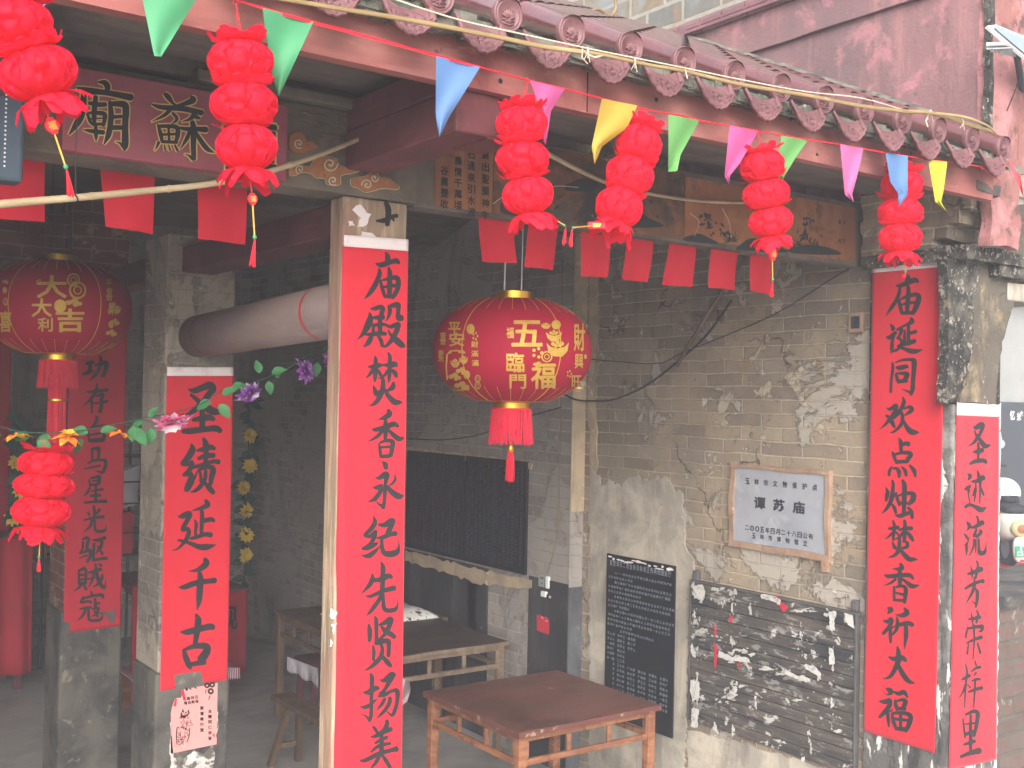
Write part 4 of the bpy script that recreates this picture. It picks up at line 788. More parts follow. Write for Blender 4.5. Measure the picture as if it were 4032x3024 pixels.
# ------------------------------------------------------------------ bunting
cordP = [(-250,-260),(130,-115),(300,-58),(435,-22),(567,17),(677,47),(737,62),(947,120),(1037,145),(1140,173),(1220,192),(1300,213),(1397,237),(1474,250),(1511,260),(1638,283),(1745,302),(1815,312),(1911,330),(1958,337),(2005,345),(2048,350),(2158,363),(2176,352)]
BY = 2.60
bt = thing('bunting', 'string of coloured triangle pennants on a red cord along the eave board', 'bunting', tuple(py_(1140,173,BY)))
cpts = [py_(x, y, BY+(.02 if i % 2 else 0)) for i, (x, y) in enumerate(cordP)]
obj('cord', MB().tube([Vector(p) for p in catmull(cpts, 4)], .0026, 6), M['redcord'], bt)
obj('tape', MB().add(sum([[py_(x, y+1, BY-.003), py_(x, y+hh, BY-.004)] for x, y, hh in ((520,0,5),(600,23,8),(690,49,7),(800,77,7),(930,115,5),(1030,143,3))], []), [(0,2,3,1),(2,4,5,3),(4,6,7,5),(6,8,9,7),(8,10,11,9)]), M['redcord'], bt)
def pennant(pts, m, label, seed):
    rnd = random.Random(seed)
    ys = [p[1] for p in pts]; y0, y1 = min(ys), max(ys); amp, ph = rnd.uniform(.012, .03), rnd.uniform(0, 6)
    n = len(pts)
    tip = max(range(n), key=lambda i: pts[i][1])
    L_ = [pts[0]]+[pts[i] for i in range(n-1, tip-1, -1)]; R_ = [pts[i] for i in range(1, tip+1)]
    def interp(Q, t):
        d = [0]
        for a, b in zip(Q, Q[1:]): d.append(d[-1]+sqrt((a[0]-b[0])**2+(a[1]-b[1])**2))
        s = t*d[-1]
        for i in range(len(Q)-1):
            if s <= d[i+1]+1e-9: f = (s-d[i])/max(d[i+1]-d[i], 1e-9); return Q[i][0]+(Q[i+1][0]-Q[i][0])*f, Q[i][1]+(Q[i+1][1]-Q[i][1])*f
        return Q[-1]
    def fn(u, v):
        a, b = interp(L_, v), interp(R_, v); x, y = a[0]+(b[0]-a[0])*u, a[1]+(b[1]-a[1])*u
        return py_(x, y, BY-.004+amp*sin(v*3.4+ph)*v+.006*sin(u*5+ph+v*4))
    o = obj('pennant', MB().grid(fn, 8, 26), M['fl_'+m], bt, smooth=True); o['label'] = label
PN = [([(78,-30),(136,-26),(112,-2),(86,23),(80,0)], 'blue', 'corner of a blue pennant behind the top left lantern'),
([(296,-60),(437,-24),(349,122),(333,121)], 'green', 'largest green pennant at the top left'),
([(567,17),(677,47),(617,177),(602,208),(587,160)], 'green', 'green pennant right of the second paper lantern'),
([(942,121),(1037,145),(972,250),(949,297),(941,247)], 'blue', 'blue pennant with a folded tip over the cantilever'),
([(1144,173),(1220,192),(1190,240),(1180,312),(1174,307),(1178,260)], 'pink2', 'pink pennant partly behind the third paper lantern'),
([(1300,213),(1377,228),(1354,277),(1300,317),(1284,355),(1278,317)], 'yellow', 'mustard yellow pennant'),
([(1444,247),(1511,260),(1470,335),(1463,370),(1443,371),(1444,330)], 'green2', 'grass green pennant'),
([(1576,271),(1638,283),(1598,353),(1576,380),(1575,399),(1565,380)], 'pink2', 'deep pink pennant'),
([(1688,293),(1745,303),(1721,337),(1695,380),(1690,392),(1678,380)], 'green2', 'green pennant behind the fifth lantern'),
([(1815,311),(1865,321),(1851,383),(1841,420),(1845,438),(1825,420)], 'pink', 'light pink pennant with a hooked tip'),
([(1913,330),(1961,337),(1960,423),(1941,447),(1940,417),(1923,393)], 'blue', 'blue pennant over the sixth lantern'),
([(2005,345),(2046,350),(2038,413),(2033,437),(2046,458),(2020,435)], 'yellow2', 'lemon yellow pennant with a curled tip'),
([(2118,362),(2143,366),(2152,382),(2162,394),(2140,380)], 'coral', 'small coral pennant at the roof end'),
([(2176,350),(2186,350),(2206,389),(2212,428),(2202,405)], 'coral', 'long coral pennant past the roof end')]
for i, (p, m, l) in enumerate(PN): pennant(p, m, l, i+3)

# ------------------------------------------------------------------ honeycomb paper lanterns
def hexcrease(a, b):     # distance to the nearest cell edge of a stretched honeycomb
    best = []
    for i in range(-1, 2):
        for j in range(-1, 2):
            gx = round(a)+i; off = .5*(gx % 2); gy = round(b-off)+off+j
            best.append((a-gx)**2*1.2+(b-gy)**2)
    best.sort(); return sqrt(best[1])-sqrt(best[0])
def paper_ball(c, r, hh, ax, seed):
    rnd = random.Random(seed); ax = Vector(ax).normalized(); x = ax.cross(Vector((0, 1, 0))).normalized(); y = ax.cross(x); mb = MB(); ph = rnd.uniform(0, 6); N = rnd.choice((8, 10))
    def fn(u, v):
        th = u*2*pi; s = v*2-1
        prof = max(.16, (1-abs(s)**2.3)**.5)
        wx, wy = .16*mnoise.noise(Vector((cos(th)*2+seed, sin(th)*2, s*2))), .10*mnoise.noise(Vector((cos(th)*2, sin(th)*2+seed, s*2+9)))
        e = hexcrease(u*N+ph+wx*((1-abs(2*u-1))*4 if abs(2*u-1) > .75 else 1), v*1.55+.35+wy); k = 1.02-.17*max(0, 1-e/.42)**1.5
        k *= 1+.05*mnoise.noise(Vector((cos(th)*1.4+seed, sin(th)*1.4, s*1.3)))+.018*mnoise.noise(Vector((cos(th)*6+seed, sin(th)*6, s*5)))
        R = r*prof*.97*(k if abs(s) < .93 else 1-.1*abs(sin(u*N*pi)))
        return c+ax*(s*hh*(1+.05*mnoise.noise(Vector((th, seed, 1)))))+(x*cos(th)+y*sin(th))*R
    mb.grid(fn, 90, 32)
    # the glued sheets show their edges as a zigzag net standing proud of the ball
    for j in range(N):
        for sgn in (1, -1):
            V = []
            for i in range(23):
                v = .03+.94*i/22; s = v*2-1; th = 2*pi*(j+.5*sgn*.5*(1-abs(((v*3+.3) % 2)-1)*2)+ph*.1)/N+.10*mnoise.noise(Vector((j*3.1, v*3, seed)))
                pr = r*max(.16, (1-abs(s)**2.3)**.5); d = x*cos(th)+y*sin(th); o = c+ax*(s*hh)
                V += [o+d*pr*.80, o+d*pr*(1.035+.03*mnoise.noise(Vector((j*1.7, v*5, seed+4))))]
            mb.add(V, [(2*i, 2*i+1, 2*i+3, 2*i+2) for i in range(22)])
    return mb
def frill(c, r, h, ax, seed, n=26, down=True):
    rnd = random.Random(seed); ax = Vector(ax).normalized(); x = ax.cross(Vector((0, 1, 0))).normalized(); y = ax.cross(x); mb = MB()
    for k in range(n):
        a = 2*pi*k/n+rnd.uniform(-.1, .1); d = x*cos(a)+y*sin(a); t = ax.cross(d); L = h*rnd.uniform(.55, 1.5); o = rnd.uniform(.9, 1.5); wd = r*rnd.uniform(.12, .24)
        dr_ = -ax if down else ax; p0 = c+d*r*.3; p1 = c+d*r*.62*o+dr_*L*.45; p2_ = c+d*r*.75*o+dr_*L+t*rnd.uniform(-.3, .3)*r
        mb.add([p0-t*wd*.6, p0+t*wd*.6, p1-t*wd*1.3, p1+t*wd*1.3, p2_-t*wd*.9, p2_+t*wd*.8, p2_+dr_*h*.18], [(0,1,3,2),(2,3,5,4),(4,5,6)])
    return mb
def paper_lantern(label, Y, hook, balls, charm, tend, seed, group='strings of red honeycomb paper lanterns', tails=True, hang=True):
    P = [py_(x, y, Y) for x, y, _, _ in balls]; t = thing('paper_lantern', label, 'lantern', tuple(P[0]), group)
    zd = lambda p: (p-CAM).dot(CF)
    S_ = []
    for i, (x, y, ww, hh) in enumerate(balls):
        s = PS*zd(P[i])/FPX; r, h = ww*s/2, hh*s/2; S_.append((r, h))
        ax = (P[max(i-1, 0)]-P[min(i+1, len(P)-1)]).normalized() if len(P) > 1 else Vector((0, 0, 1))
        b = obj('paper_ball', paper_ball(P[i], r, h*1.02, ax, seed*7+i), M['tissue'], t, smooth=True)
        fm = frill(P[i]+ax*h*.80, r*.95, h*.40, ax, seed+i*3, 26, False)
        if i == len(balls)-1:
            obj('frill', frill(P[i]-ax*h*.8, r*.95, h*.75, ax, seed+i*5, 26, True), M['tissue'], b)
        obj('frill', fm, M['tissue'], b)
    if hang:
        hp = py_(hook[0], hook[1], Y); cm = MB()
        for dx in (-.006, .006): cm.tube([hp, hp.lerp(P[0]+Vector((dx, 0, S_[0][1]*.9)), 1)], .0011, 5)
        cm.lathe(hp, [(.008, 0), (.0086, .001), (.008, .002)], 14, (0, 1, 0)); obj('hanging_string', cm, M['redcord'], t)
    if charm:
        c = py_(charm[0], charm[1], Y-.01); low = P[-1]-Vector((0, 0, S_[-1][1]*.9)); e = py_(tend[0], tend[1], Y-.01); ax = (low-e).normalized()
        obj('string', MB().tube([low, c+ax*.016], .0014, 5).tube([low+Vector((.006, 0, 0)), c+ax*.016], .0012, 5), M['redcord'], t)
        R = charm[2]*PS*zd(c)/FPX/2; cmv = MB(); xr = CR
        side = ax.cross(Vector((0, 1, 0))).normalized()
        O = [(cos(a)*(1 if abs(cos(a)) > .5 else 1), sin(a)*1.02) for a in [2*pi*i/24 for i in range(24)]]
        pts = [(a*R, b*R) for a, b in O]
        f = [c+side*a+ax*b-Vector((0, .004, 0)) for a, b in pts]; bk = [c+side*a+ax*b+Vector((0, .004, 0)) for a, b in pts]; n = 24
        cmv.add(f+bk, [tuple(range(n)), tuple(range(2*n-1, n-1, -1))]+[(i, n+i, n+(i+1) % n, (i+1) % n) for i in range(n)])
        cmv.obox(c+ax*R, side*R*.45, ax*R*.2, Vector((0, .004, 0))); cmv.obox(c-ax*R, side*R*.45, ax*R*.2, Vector((0, .004, 0)))
        co = obj('charm', cmv, M['redcord'], t); g = MB()
        put_glyph(g, '福', lambda u, v: c+side*((u-.5)*R*1.15)*(-1 if side.x < 0 else 1)+ax*((v-.5)*R*1.25)-Vector((0, .0055, 0)), bold=.03); obj('lettering', g, M['goldprint'], co)
        L = (c-e).length; ty = c-ax*(R*1.1); tb = c-ax*(R*1.1+(L-R)*.52)
        obj('yellow_cord', MB().tube([ty, tb], .0022, 6), M['goldprint'], t)
        obj('bead', MB().lathe(tb, [(.0001, .006), (.005, .003), (.005, -.003), (.0001, -.006)], 10, ax), M['fl_green'], t, smooth=True)
        tm = MB(); rnd = random.Random(seed+90)
        for k in range(22): j = Vector((rnd.uniform(-1, 1), rnd.uniform(-1, 1), 0)); tm.tube([tb-ax*.006+j*.001, tb.lerp(e, .5)+j*.004, e+j*.007+ax*rnd.uniform(0, .012)], .0011, 4)
        obj('tassel', tm, M['redcord'], t)
    return t
paper_lantern('top left paper lantern string, largest and cut by the picture edge', 2.42, (45,-140), [(52,-48,150,100),(38,52,142,104),(82,158,163,112)], (112,272,30), (155,428), 1)
paper_lantern('paper lantern string in front of the name board', 2.6, (510,6), [(520,134,140,92),(527,226,141,94),(533,318,128,100)], (545,430,21), (545,578), 2)
paper_lantern('paper lantern string by the cantilever end, its tail tied to the next one', 2.6, (1141,173), [(1127,267,110,76),(1129,343,116,76),(1140,422,111,84)], None, None, 3)
paper_lantern('leaning paper lantern string under the yellow pennant', 2.6, (1396,237), [(1380,312,98,78),(1360,378,104,76),(1337,448,101,82)], None, None, 4)
paper_lantern('paper lantern string between the pink and green pennants with a gold charm', 2.6, (1637,284), [(1646,358,97,70),(1655,419,99,68),(1664,478,95,68)], (1668,547,26), (1666,642), 5)
paper_lantern('rightmost paper lantern string behind the blue pennant', 2.66, (1945,335), [(1948,400,88,64),(1945,458,93,62),(1945,514,91,66)], (1953,568,6), (1953,600), 6)
paper_lantern('paper lantern string at lower left hanging below the flower garland', 4.0, (93,950), [(99,1001,112,62),(95,1049,121,60),(90,1104,120,70)], (87,1154,20), (84,1236), 7)
# the tied tails between lanterns three and four
tt = thing('tied_tassels', 'two yellow tassel cords knotted together between two paper lanterns', 'tassel', tuple(py_(1225,492,2.58)))
obj('yellow_cord', MB().tube([py_(1172,463,2.59), py_(1195,472,2.58), py_(1218,486,2.57)], .0022, 6).tube([py_(1278,488,2.59), py_(1236,492,2.57)], .0022, 6), M['goldprint'], tt)
ch = MB(); ch.obox(py_(1289,487,2.585), CR*.028, CD*.011, CF*.004); co = obj('charm', ch, M['redcord'], tt, bevel=.004)
obj('gold_mark', MB().obox(py_(1289,487,2.585)-CF*.0045, CR*.012, CD*.006, CF*.001), M['goldprint'], co)
tm = MB()
for k in range(20):
    a = py_(1222,490,2.57).lerp(py_(1236,494,2.57), k % 2); tm.tube([a, a+Vector((random.uniform(-.006, .004), 0, -.02)), a+Vector((random.uniform(-.014, .006), 0, -.045-random.uniform(0, .012)))], .001, 4)
obj('tassel', tm, M['redcord'], tt)
obj('bead', MB().lathe(py_(1219,487,2.57), [(.0001,.005),(.004,.002),(.004,-.002),(.0001,-.005)], 8).lathe(py_(1238,492,2.57), [(.0001,.005),(.004,.002),(.004,-.002),(.0001,-.005)], 8), M['fl_green'], tt)

# ------------------------------------------------------------------ red square flags under the beams
def flag_string(label, Y, quads, seed, loc):
    t = thing('flag_string', label, 'flag', loc)
    obj('cord', MB().tube([py_(q[0][0]-6, q[0][1], Y) if i == 0 else py_(q[1][0]+4, q[1][1], Y) for i, q in enumerate([quads[0]]+quads)], .0015, 5), M['redcord'], t)
    for k, q in enumerate(quads):
        A, B, C_, D = [py_(x, y, Y) for x, y in q]
        def fn(u, v, k=k): p = A.lerp(B, u).lerp(D.lerp(C_, u), v); return p+Vector((0, .009*sin(u*5+k*1.7)*v+.004*sin(v*4+k), 0))
        obj('flag', MB().grid(fn, 12, 12), M['flagred'], t, smooth=True)
flag_string('three plain red cloth flags hanging under the carved lintel', 3.62, [[(-30,325),(97,338),(95,480),(-30,470)],[(217,352),(336,366),(330,506),(229,489)],[(427,378),(535,394),(531,528),(427,516)]], 1, (1,3.62,3.15))
flag_string('seven plain red cloth flags hanging under the painted beam', 3.55, [[(1034,468),(1109,476),(1113,569),(1041,565)],[(1144,480),(1207,489),(1194,584),(1134,576)],[(1255,500),(1320,505),(1315,599),(1253,597)],[(1353,511),(1412,520),(1398,609),(1341,603)],[(1445,522),(1503,528),(1495,620),(1433,615)],[(1535,530),(1592,538),(1590,627),(1533,621)],[(1622,540),(1672,545),(1664,635),(1618,628)]], 2, (3.2,3.55,3.15))

# ------------------------------------------------------------------ big round lanterns
def big_lantern(label, c, R, B, rods, ribs, seed, tail):
    t = thing('round_lantern', label, 'lantern', c, 'big round palace lanterns'); c = Vector(c); mb = MB()
    rx = lambda s: (1-abs(s)**2.25)**.5
    S1 = .90
    prof = [(R*rx(s), B*s) for s in [S1*sin(pi/2*k/22) for k in range(-22, 23)]]
    rr = prof[0][0]*0+.077
    body = obj('globe', mb.lathe(c, prof, 96), M['silkred'], t, smooth=True)
    zt = B*S1
    cm = MB().lathe(c, [(prof[-1][0], zt), (rr+.012, zt+.006), (rr, zt+.008), (rr, zt+.036), (rr-.004, zt+.038), (rr-.004, zt+.012)], 48); obj('top_ring', cm, M['gold'], t, smooth=False)
    cm = MB().lathe(c, [(prof[0][0], -zt), (rr+.012, -zt-.005), (rr, -zt-.007), (rr, -zt-.030), (rr-.005, -zt-.030)], 48); obj('bottom_ring', cm, M['gold'], t)
    fm = MB(); rnd = random.Random(seed)
    for k in range(230):
        a = 2*pi*k/230; r2 = rr+rnd.uniform(.0, .008); p = c+Vector((cos(a)*r2, sin(a)*r2, -zt-.030)); L = tail[0]*rnd.uniform(.92, 1.04); j = rnd.uniform(-.006, .006)
        fm.tube([p, p+Vector((cos(a)*.004, sin(a)*.004, -L*.5)), p+Vector((cos(a)*.010-sin(a)*j, sin(a)*.010+cos(a)*j, -L))], .0015, 4, cap=False)
    fo = obj('fringe', fm, M['fringe'], t)
    obj('braid', MB().tube([c+Vector((cos(a)*(rr+.004), sin(a)*(rr+.004), -zt-.034)) for a in [2*pi*i/40 for i in range(41)]], .005, 6), M['redcord'], fo)
    z0 = -zt-.030-tail[0]
    if tail[1] == 'short':
        k0 = c+Vector((0, 0, z0+.012)); obj('cap', MB().lathe(k0, [(.002, .02), (.004, .01), (.005, -.012), (.014, -.022), (.0155, -.045), (.012, -.047)], 20), M['gold'], t, smooth=True)
        tm = MB()
        for k in range(60):
            a = rnd.uniform(0, 6.28); q = rnd.uniform(0, 1)**.5*.011; e = rnd.uniform(1.2, 1.9)
            tm.tube([k0+Vector((cos(a)*q, sin(a)*q, -.045)), k0+Vector((cos(a)*q*1.5, sin(a)*q*1.5, -.09)), k0+Vector((cos(a)*q*e+rnd.uniform(-.003, .003), sin(a)*q*e, -.045-.125*rnd.uniform(.9, 1.05)))], .0013, 4, cap=False)
        obj('tassel', tm, M['fringe'], t)
    else:
        tm = MB(); k0 = c+Vector((0, 0, -zt-.03))
        for k in range(150):
            a = rnd.uniform(0, 6.28); q = rnd.uniform(.5, 1)**.5*.040
            tm.tube([k0+Vector((cos(a)*q, sin(a)*q, 0)), k0+Vector((cos(a)*q, sin(a)*q, -tail[0]-.06)), k0+Vector((cos(a)*(q+.004), sin(a)*(q+.004), -tail[2]*rnd.uniform(.97, 1.02)))], .0022, 4, cap=False)
        to = obj('tassel', tm, M['fringe'], t)
        obj('gold_band', MB().lathe(k0+Vector((0, 0, -tail[0]-.06)), [(.043, .006), (.045, .005), (.045, -.005), (.043, -.006)], 28), M['gold'], to)
    rm = MB(); tp_ = c+Vector((0, 0, zt+.02))
    for dx, dy in ((-.048, 0), (.048, .01)): rm.tube([tp_+Vector((dx, dy, 0)), Vector((c.x+dx*.9, c.y, rods))], .0028, 6)
    obj('hanger_rod', rm, M['stud'] if tail[1] == 'short' else M['cable'], t)
    lm_ = MB(); full = MB()
    def surf(a, s, off=.0015): k = rx(s); return c+Vector((cos(a)*(R*k+off), sin(a)*(R*k+off), B*s*(1+off/B)))
    for i, a in enumerate(ribs):
        lm_.tube([surf(a, s, .0005) for s in [S1*sin(pi/2*k/16) for k in range(-16, 17)]], .0022, 5)
    for i in range(30):
        a = ribs[0]+2*pi*i/30
        lm_.tube([surf(a, s, 0) for s in (.66, .74, .82, .9)], .0014, 4); lm_.tube([surf(a, s, 0) for s in (-.66, -.74, -.82, -.9)], .0014, 4)
    obj('gold_rib', lm_, M['goldline'], t)
    return t, surf
def on_lantern(c, R, B, off):
    c = Vector(c)
    def f(x, y):      # survey pixel (2212 wide) to the lantern's skin
        d = ray(x*PS, y*PS); o = CAM-c
        lo, hi = 0.0, None; best = None; tt0 = (c-CAM).dot(d)/d.dot(d); pt = None
        # march to the super-ellipsoid
        t = tt0-(R*1.3)/d.length; dt = R/160/d.length
        while t < tt0+R*.2/d.length:
            p = CAM+d*t-c; s = p.z/B
            if abs(s) < 1 and sqrt(p.x*p.x+p.y*p.y) <= R*(1-abs(s)**2.25)**.5: pt = p; break
            t += dt
        if pt is None: pt = CAM+d*tt0-c; pt = pt*(R*.98/max(sqrt(pt.x**2+pt.y**2), 1e-6)) if sqrt(pt.x**2+pt.y**2) > R else pt
        n = Vector((pt.x/R**2, pt.y/R**2, pt.z/B**2)).normalized()
        return c+pt+n*off
    return f
def lantern_print(t, c, R, B, texts, dots):
    f = on_lantern(c, R, B, .0035); g = MB()
    for ch, x0, x1, y0, y1 in texts: put_glyph(g, ch, lambda u, v: f(x0+(x1-x0)*u, y1-(y1-y0)*v), maxlen=.16, bold=.022)
    obj('lettering', g, M['goldprint'], t)
    f2 = on_lantern(c, R, B, .0055); d = MB()
    for kind, x, y, r, q in dots:
        if kind == 'o':      # coin
            O = [(cos(a), sin(a)) for a in [2*pi*i/20 for i in range(21)]]
            for ra, rb in ((1, .74), (.5, .34)):
                V = []
                for a, b in O: V += [f2(x+a*r*ra*q, y+b*r*ra), f2(x+a*r*rb*q, y+b*r*rb)]
                d.add(V, [(2*i, 2*i+1, 2*i+3, 2*i+2) for i in range(20)])
        elif kind == 'd':
            d.poly([f2(x+cos(a)*r*q, y+sin(a)*r) for a in [2*pi*i/14 for i in range(14)]])
        elif kind == 'f':    # five-petal flower
            for j in range(5): d.poly([f2(x+(cos(j*1.257)*r+cos(a)*r*.42)*q, y+sin(j*1.257)*r+sin(a)*r*.42) for a in [2*pi*i/8 for i in range(8)]])
        elif kind == 'b':    # ingot bowl
            d.poly([f2(x+a*r*q, y+b*r) for a, b in ((-1,-.45),(-.6,-.1),(0,.02),(.6,-.1),(1,-.5),(.85,.3),(.4,.75),(-.35,.72),(-.82,.3))])
            for a, b in ((-.4,-.35),(0,-.55),(.4,-.38),(.2,-.25),(-.15,-.22)): d.poly([f2(x+(a+.2*cos(k))*r*q, y+(b+.2*sin(k))*r) for k in range(6)])
        elif kind == 'c':    # cloud scroll
            for j, (a, b, e) in enumerate(((-.7, 0, .45), (0, -.2, .5), (.6, .15, .4), (.15, .3, .35))): d.poly([f2(x+(a+e*cos(k*.7))*r*q, y+(b+e*.7*sin(k*.7))*r) for k in range(9)])
        elif kind == 'l':    # line stroke
            pass
    obj('ornament', d, M['goldprint'], t)
LC, LR, LB = (2.722, 3.8, 2.657), .335, .236
fa = atan2(-3.8, -2.722)         # direction from lantern to camera
ribs = [fa+radians(a) for a in (-47, 25, 97, 169, 241)]
t1, _ = big_lantern('big round red lantern with a gold good-fortune print hanging in the right bay', LC, LR, LB, 3.5, [fa+radians(a) for a in (35, -37, 107, -109, 179)], 3, (.150, 'short'))
lantern_print(t1, LC, LR, LB, [('五',1106,1170,694,748),('臨',1094,1132,762,803),('門',1101,1136,808,838),('福',1147,1199,783,838),('福',1094,1110,708,731),
  ('平',970,996,697,724),('安',972,1004,719,748),('喜',952,965,718,745),('樂',948,960,755,782),('財',1019,1034,737,751),('滿',1019,1034,757,770),('滿',1020,1035,777,790),
  ('財',1238,1262,700,758),('興',1240,1258,764,795),('旺',1234,1254,810,838)],
  [('b',1160+35,770-70+26,17,1),('b',1203,752,24,1),('b',1178,705,9,1.2),('d',1200,703,10,1),('f',1160,762,9,1),('o',1180,770,12,1),('c',1163,786,11,1),
   ('o',1033,816,8,.8),('o',1033,831,8,.8),('d',1018,712,11,.8),('f',1028,727,7,.7),('b',985,783,13,.8),('b',1003,776,12,.8),('c',1000,800,15,.8),('c',985,812,16,.8),('d',1010,808,9,.8),('c',1000,760,9,.8),
   ('d',975,760,4,.7),('c',1000,831,17,.9),('f',1228,806,6,.7),('d',1262,770,5,.6)])
fr = MB(); f3 = on_lantern(LC, LR, LB, .0055)   # frame of the left design
fr.tube([f3(x, y) for x, y in ((968,818),(966,790),(968,766),(976,758),(990,757),(1002,760))], .0035, 5); fr.tube([f3(x, y) for x, y in ((978,838),(995,841),(1015,838))], .003, 5)
obj('ornament', fr, M['goldprint'], t1)
LC2, LR2, LB2 = (1.332, 5.65, 2.85), .338, .245
fa2 = atan2(-5.65, -1.332)
t2, _ = big_lantern('dim big round red lantern at the left in front of the red washed pillar', LC2, LR2, LB2, 3.9, [fa2+radians(a) for a in (32, -40, 104, -112, 176)], 4, (.135, 'long', .64))
lantern_print(t2, LC2, LR2, LB2, [('大',80,144,596,644),('大',69,112,645,684),('吉',121,181,667,716),('利',82,114,686,715),('喜',0,26,672,716),('喜',228,242,622,650),('樂',233,250,652,680),('平',228,240,605,620)],
  [('o',167,628,19,1),('o',158,606,14,1),('d',130,661,14,.95),('c',160,654,16,1.1),('f',85,611,5,1),('o',14,652,8,.7),('d',12,628,7,.7),('c',14,610,9,.7),('b',252,668,12,.6),('c',247,695,14,.7),('d',238,700,8,.7),('c',240,718,14,.8),('b',235,672,7,.7)])

# ------------------------------------------------------------------ poles, laths, wires
bp = thing('bamboo_pole', 'bent bamboo pole slung under the eave in front of the name board', 'pole', tuple(py_(270,418,3.3)))
pp = [py_(*q) for q in ((-60,446,3.25),(80,434,3.25),(165,427,3.25),(300,414,3.25),(420,402,3.25),(510,388,3.25),(600,365,3.28),(700,331,3.32),(812,285,3.36))]
obj('culm', MB().tube(catmull(pp, 4), [.0115-.00012*i for i in range(33)], 12), M['bamboo'], bp, smooth=True)
nd = MB()
for k in (3, 9, 14, 19, 25): q = catmull(pp, 4); nd.tube([q[k], q[k].lerp(q[k+1], .12)], .0118, 12)
obj('node_ring', nd, M['bamboo'], bp)
obj('tie_wire', MB().tube([py_(168,232,3.25), py_(163,330,3.25), py_(164,424,3.24)], .0014, 5).tube([py_(160,420,3.237), py_(166,424,3.234), py_(169,434,3.237), py_(164,436,3.25), py_(161,428,3.25)], .002, 5), M['cable'], bp)
bp2 = thing('bamboo_pole', 'bent bamboo pole sagging across the painted beam', 'pole', tuple(py_(1310,395,3.42)))
pp = [py_(*q) for q in ((1100,292,3.4),(1190,336,3.42),(1250,368,3.43),(1320,398,3.44),(1400,418,3.45),(1500,433,3.46),(1600,438,3.47),(1700,432,3.48))]
obj('culm', MB().tube(catmull(pp, 4), [.0105-.00018*i for i in range(29)], 12), M['bamboo'], bp2, smooth=True)
ba = thing('split_bamboo_lath', 'split bamboo lath tied along the tile ends', 'pole', tuple(py_(1250,110,2.55)))
def lath(pts, Y, w_, m='lath'):
    P = [py_(x, y, Y) for x, y in pts]; P = catmull(P, 5); mb = MB(); n = len(P); V = []
    for i, p in enumerate(P):
        t = (P[min(i+1, n-1)]-P[max(i-1, 0)]).normalized(); s = t.cross(CF).normalized(); q = s.cross(t)
        h = w_[0]+(w_[1]-w_[0])*i/(n-1)
        V += [p+s*h, p+s*h*.3-CF*.003, p-s*h*.6-CF*.003, p-s*h, p-s*h*.6+CF*.003, p+s*h*.3+CF*.003]
    mb.add(V, [(i*6+k, i*6+(k+1) % 6, (i+1)*6+(k+1) % 6, (i+1)*6+k) for i in range(n-1) for k in range(6)]); return mb
obj('strip', lath([(400,-40),(600,-4),(737,19),(900,46),(1050,75),(1170,100),(1260,112)], 2.52, (.006, .008)), M['lath'], ba, smooth=True)
obj('strip', lath([(1180,102),(1290,116),(1400,140),(1480,154),(1600,182),(1760,209),(1850,227),(1950,240),(2020,246),(2150,287)], 2.52, (.0055, .0085)), M['lath'], ba, smooth=True)
obj('strip', lath([(2000,243),(2080,252),(2130,270),(2152,288)], 2.50, (.007, .004)), M['lath'], ba, smooth=True)
lm2 = MB()
for x, y in ((1270,113),(1372,135),(2012,246),(2080,265)):
    p = py_(x, y, 2.515); lm2.tube([p+CD*.016+CF*.004, p-CF*.006, p-CD*.016+CF*.004], .0022, 5); lm2.tube([p-CF*.006, p+CD*.03+CR*.006], .0012, 4); lm2.tube([p-CF*.006, p+CD*.022-CR*.012], .0012, 4)
obj('string_tie', lm2, M['cord'], ba)
wc = thing('tie_line', 'thin white cord stretched over the tile ends', 'cord', tuple(py_(1100,75,2.53)))
obj('strand', MB().tube(catmull([py_(*q) for q in ((780,-30,2.53),(880,8,2.53),(1000,45,2.53),(1120,72,2.53),(1280,107,2.53),(1400,131,2.53),(1474,146,2.53),(1600,172,2.53),(1740,198,2.53),(1860,212,2.53),(1960,240,2.53))], 4), .0024, 6), M['cord'], wc)
obj('frayed_knot', MB().tube([py_(1300,120,2.52), py_(1284,124,2.52), py_(1262,113,2.52)], .003, 5).tube([py_(1258,105,2.52), py_(1257,125,2.51), py_(1270,138,2.51)], .0016, 4).tube([py_(2010,238,2.52), py_(2000,262,2.51), py_(2004,274,2.51)], .003, 5).tube([py_(1480,150,2.52), py_(1485,170,2.51)], .002, 4), M['cord'], wc)
lp = thing('bamboo_loop', 'loop of bamboo strip lying on the roof ridge', 'strip', (3.0, 4.6, 4.6))
def rY(x, y): return py_(x, y, 4.4)
obj('strip', MB().tube(catmull([rY(*q) for q in ((1345,60),(1328,45),(1310,40),(1296,30),(1262,22),(1256,36),(1290,20),(1318,34),(1330,18),(1328,-6))], 5), .008, 6), M['lath'], lp, smooth=True)

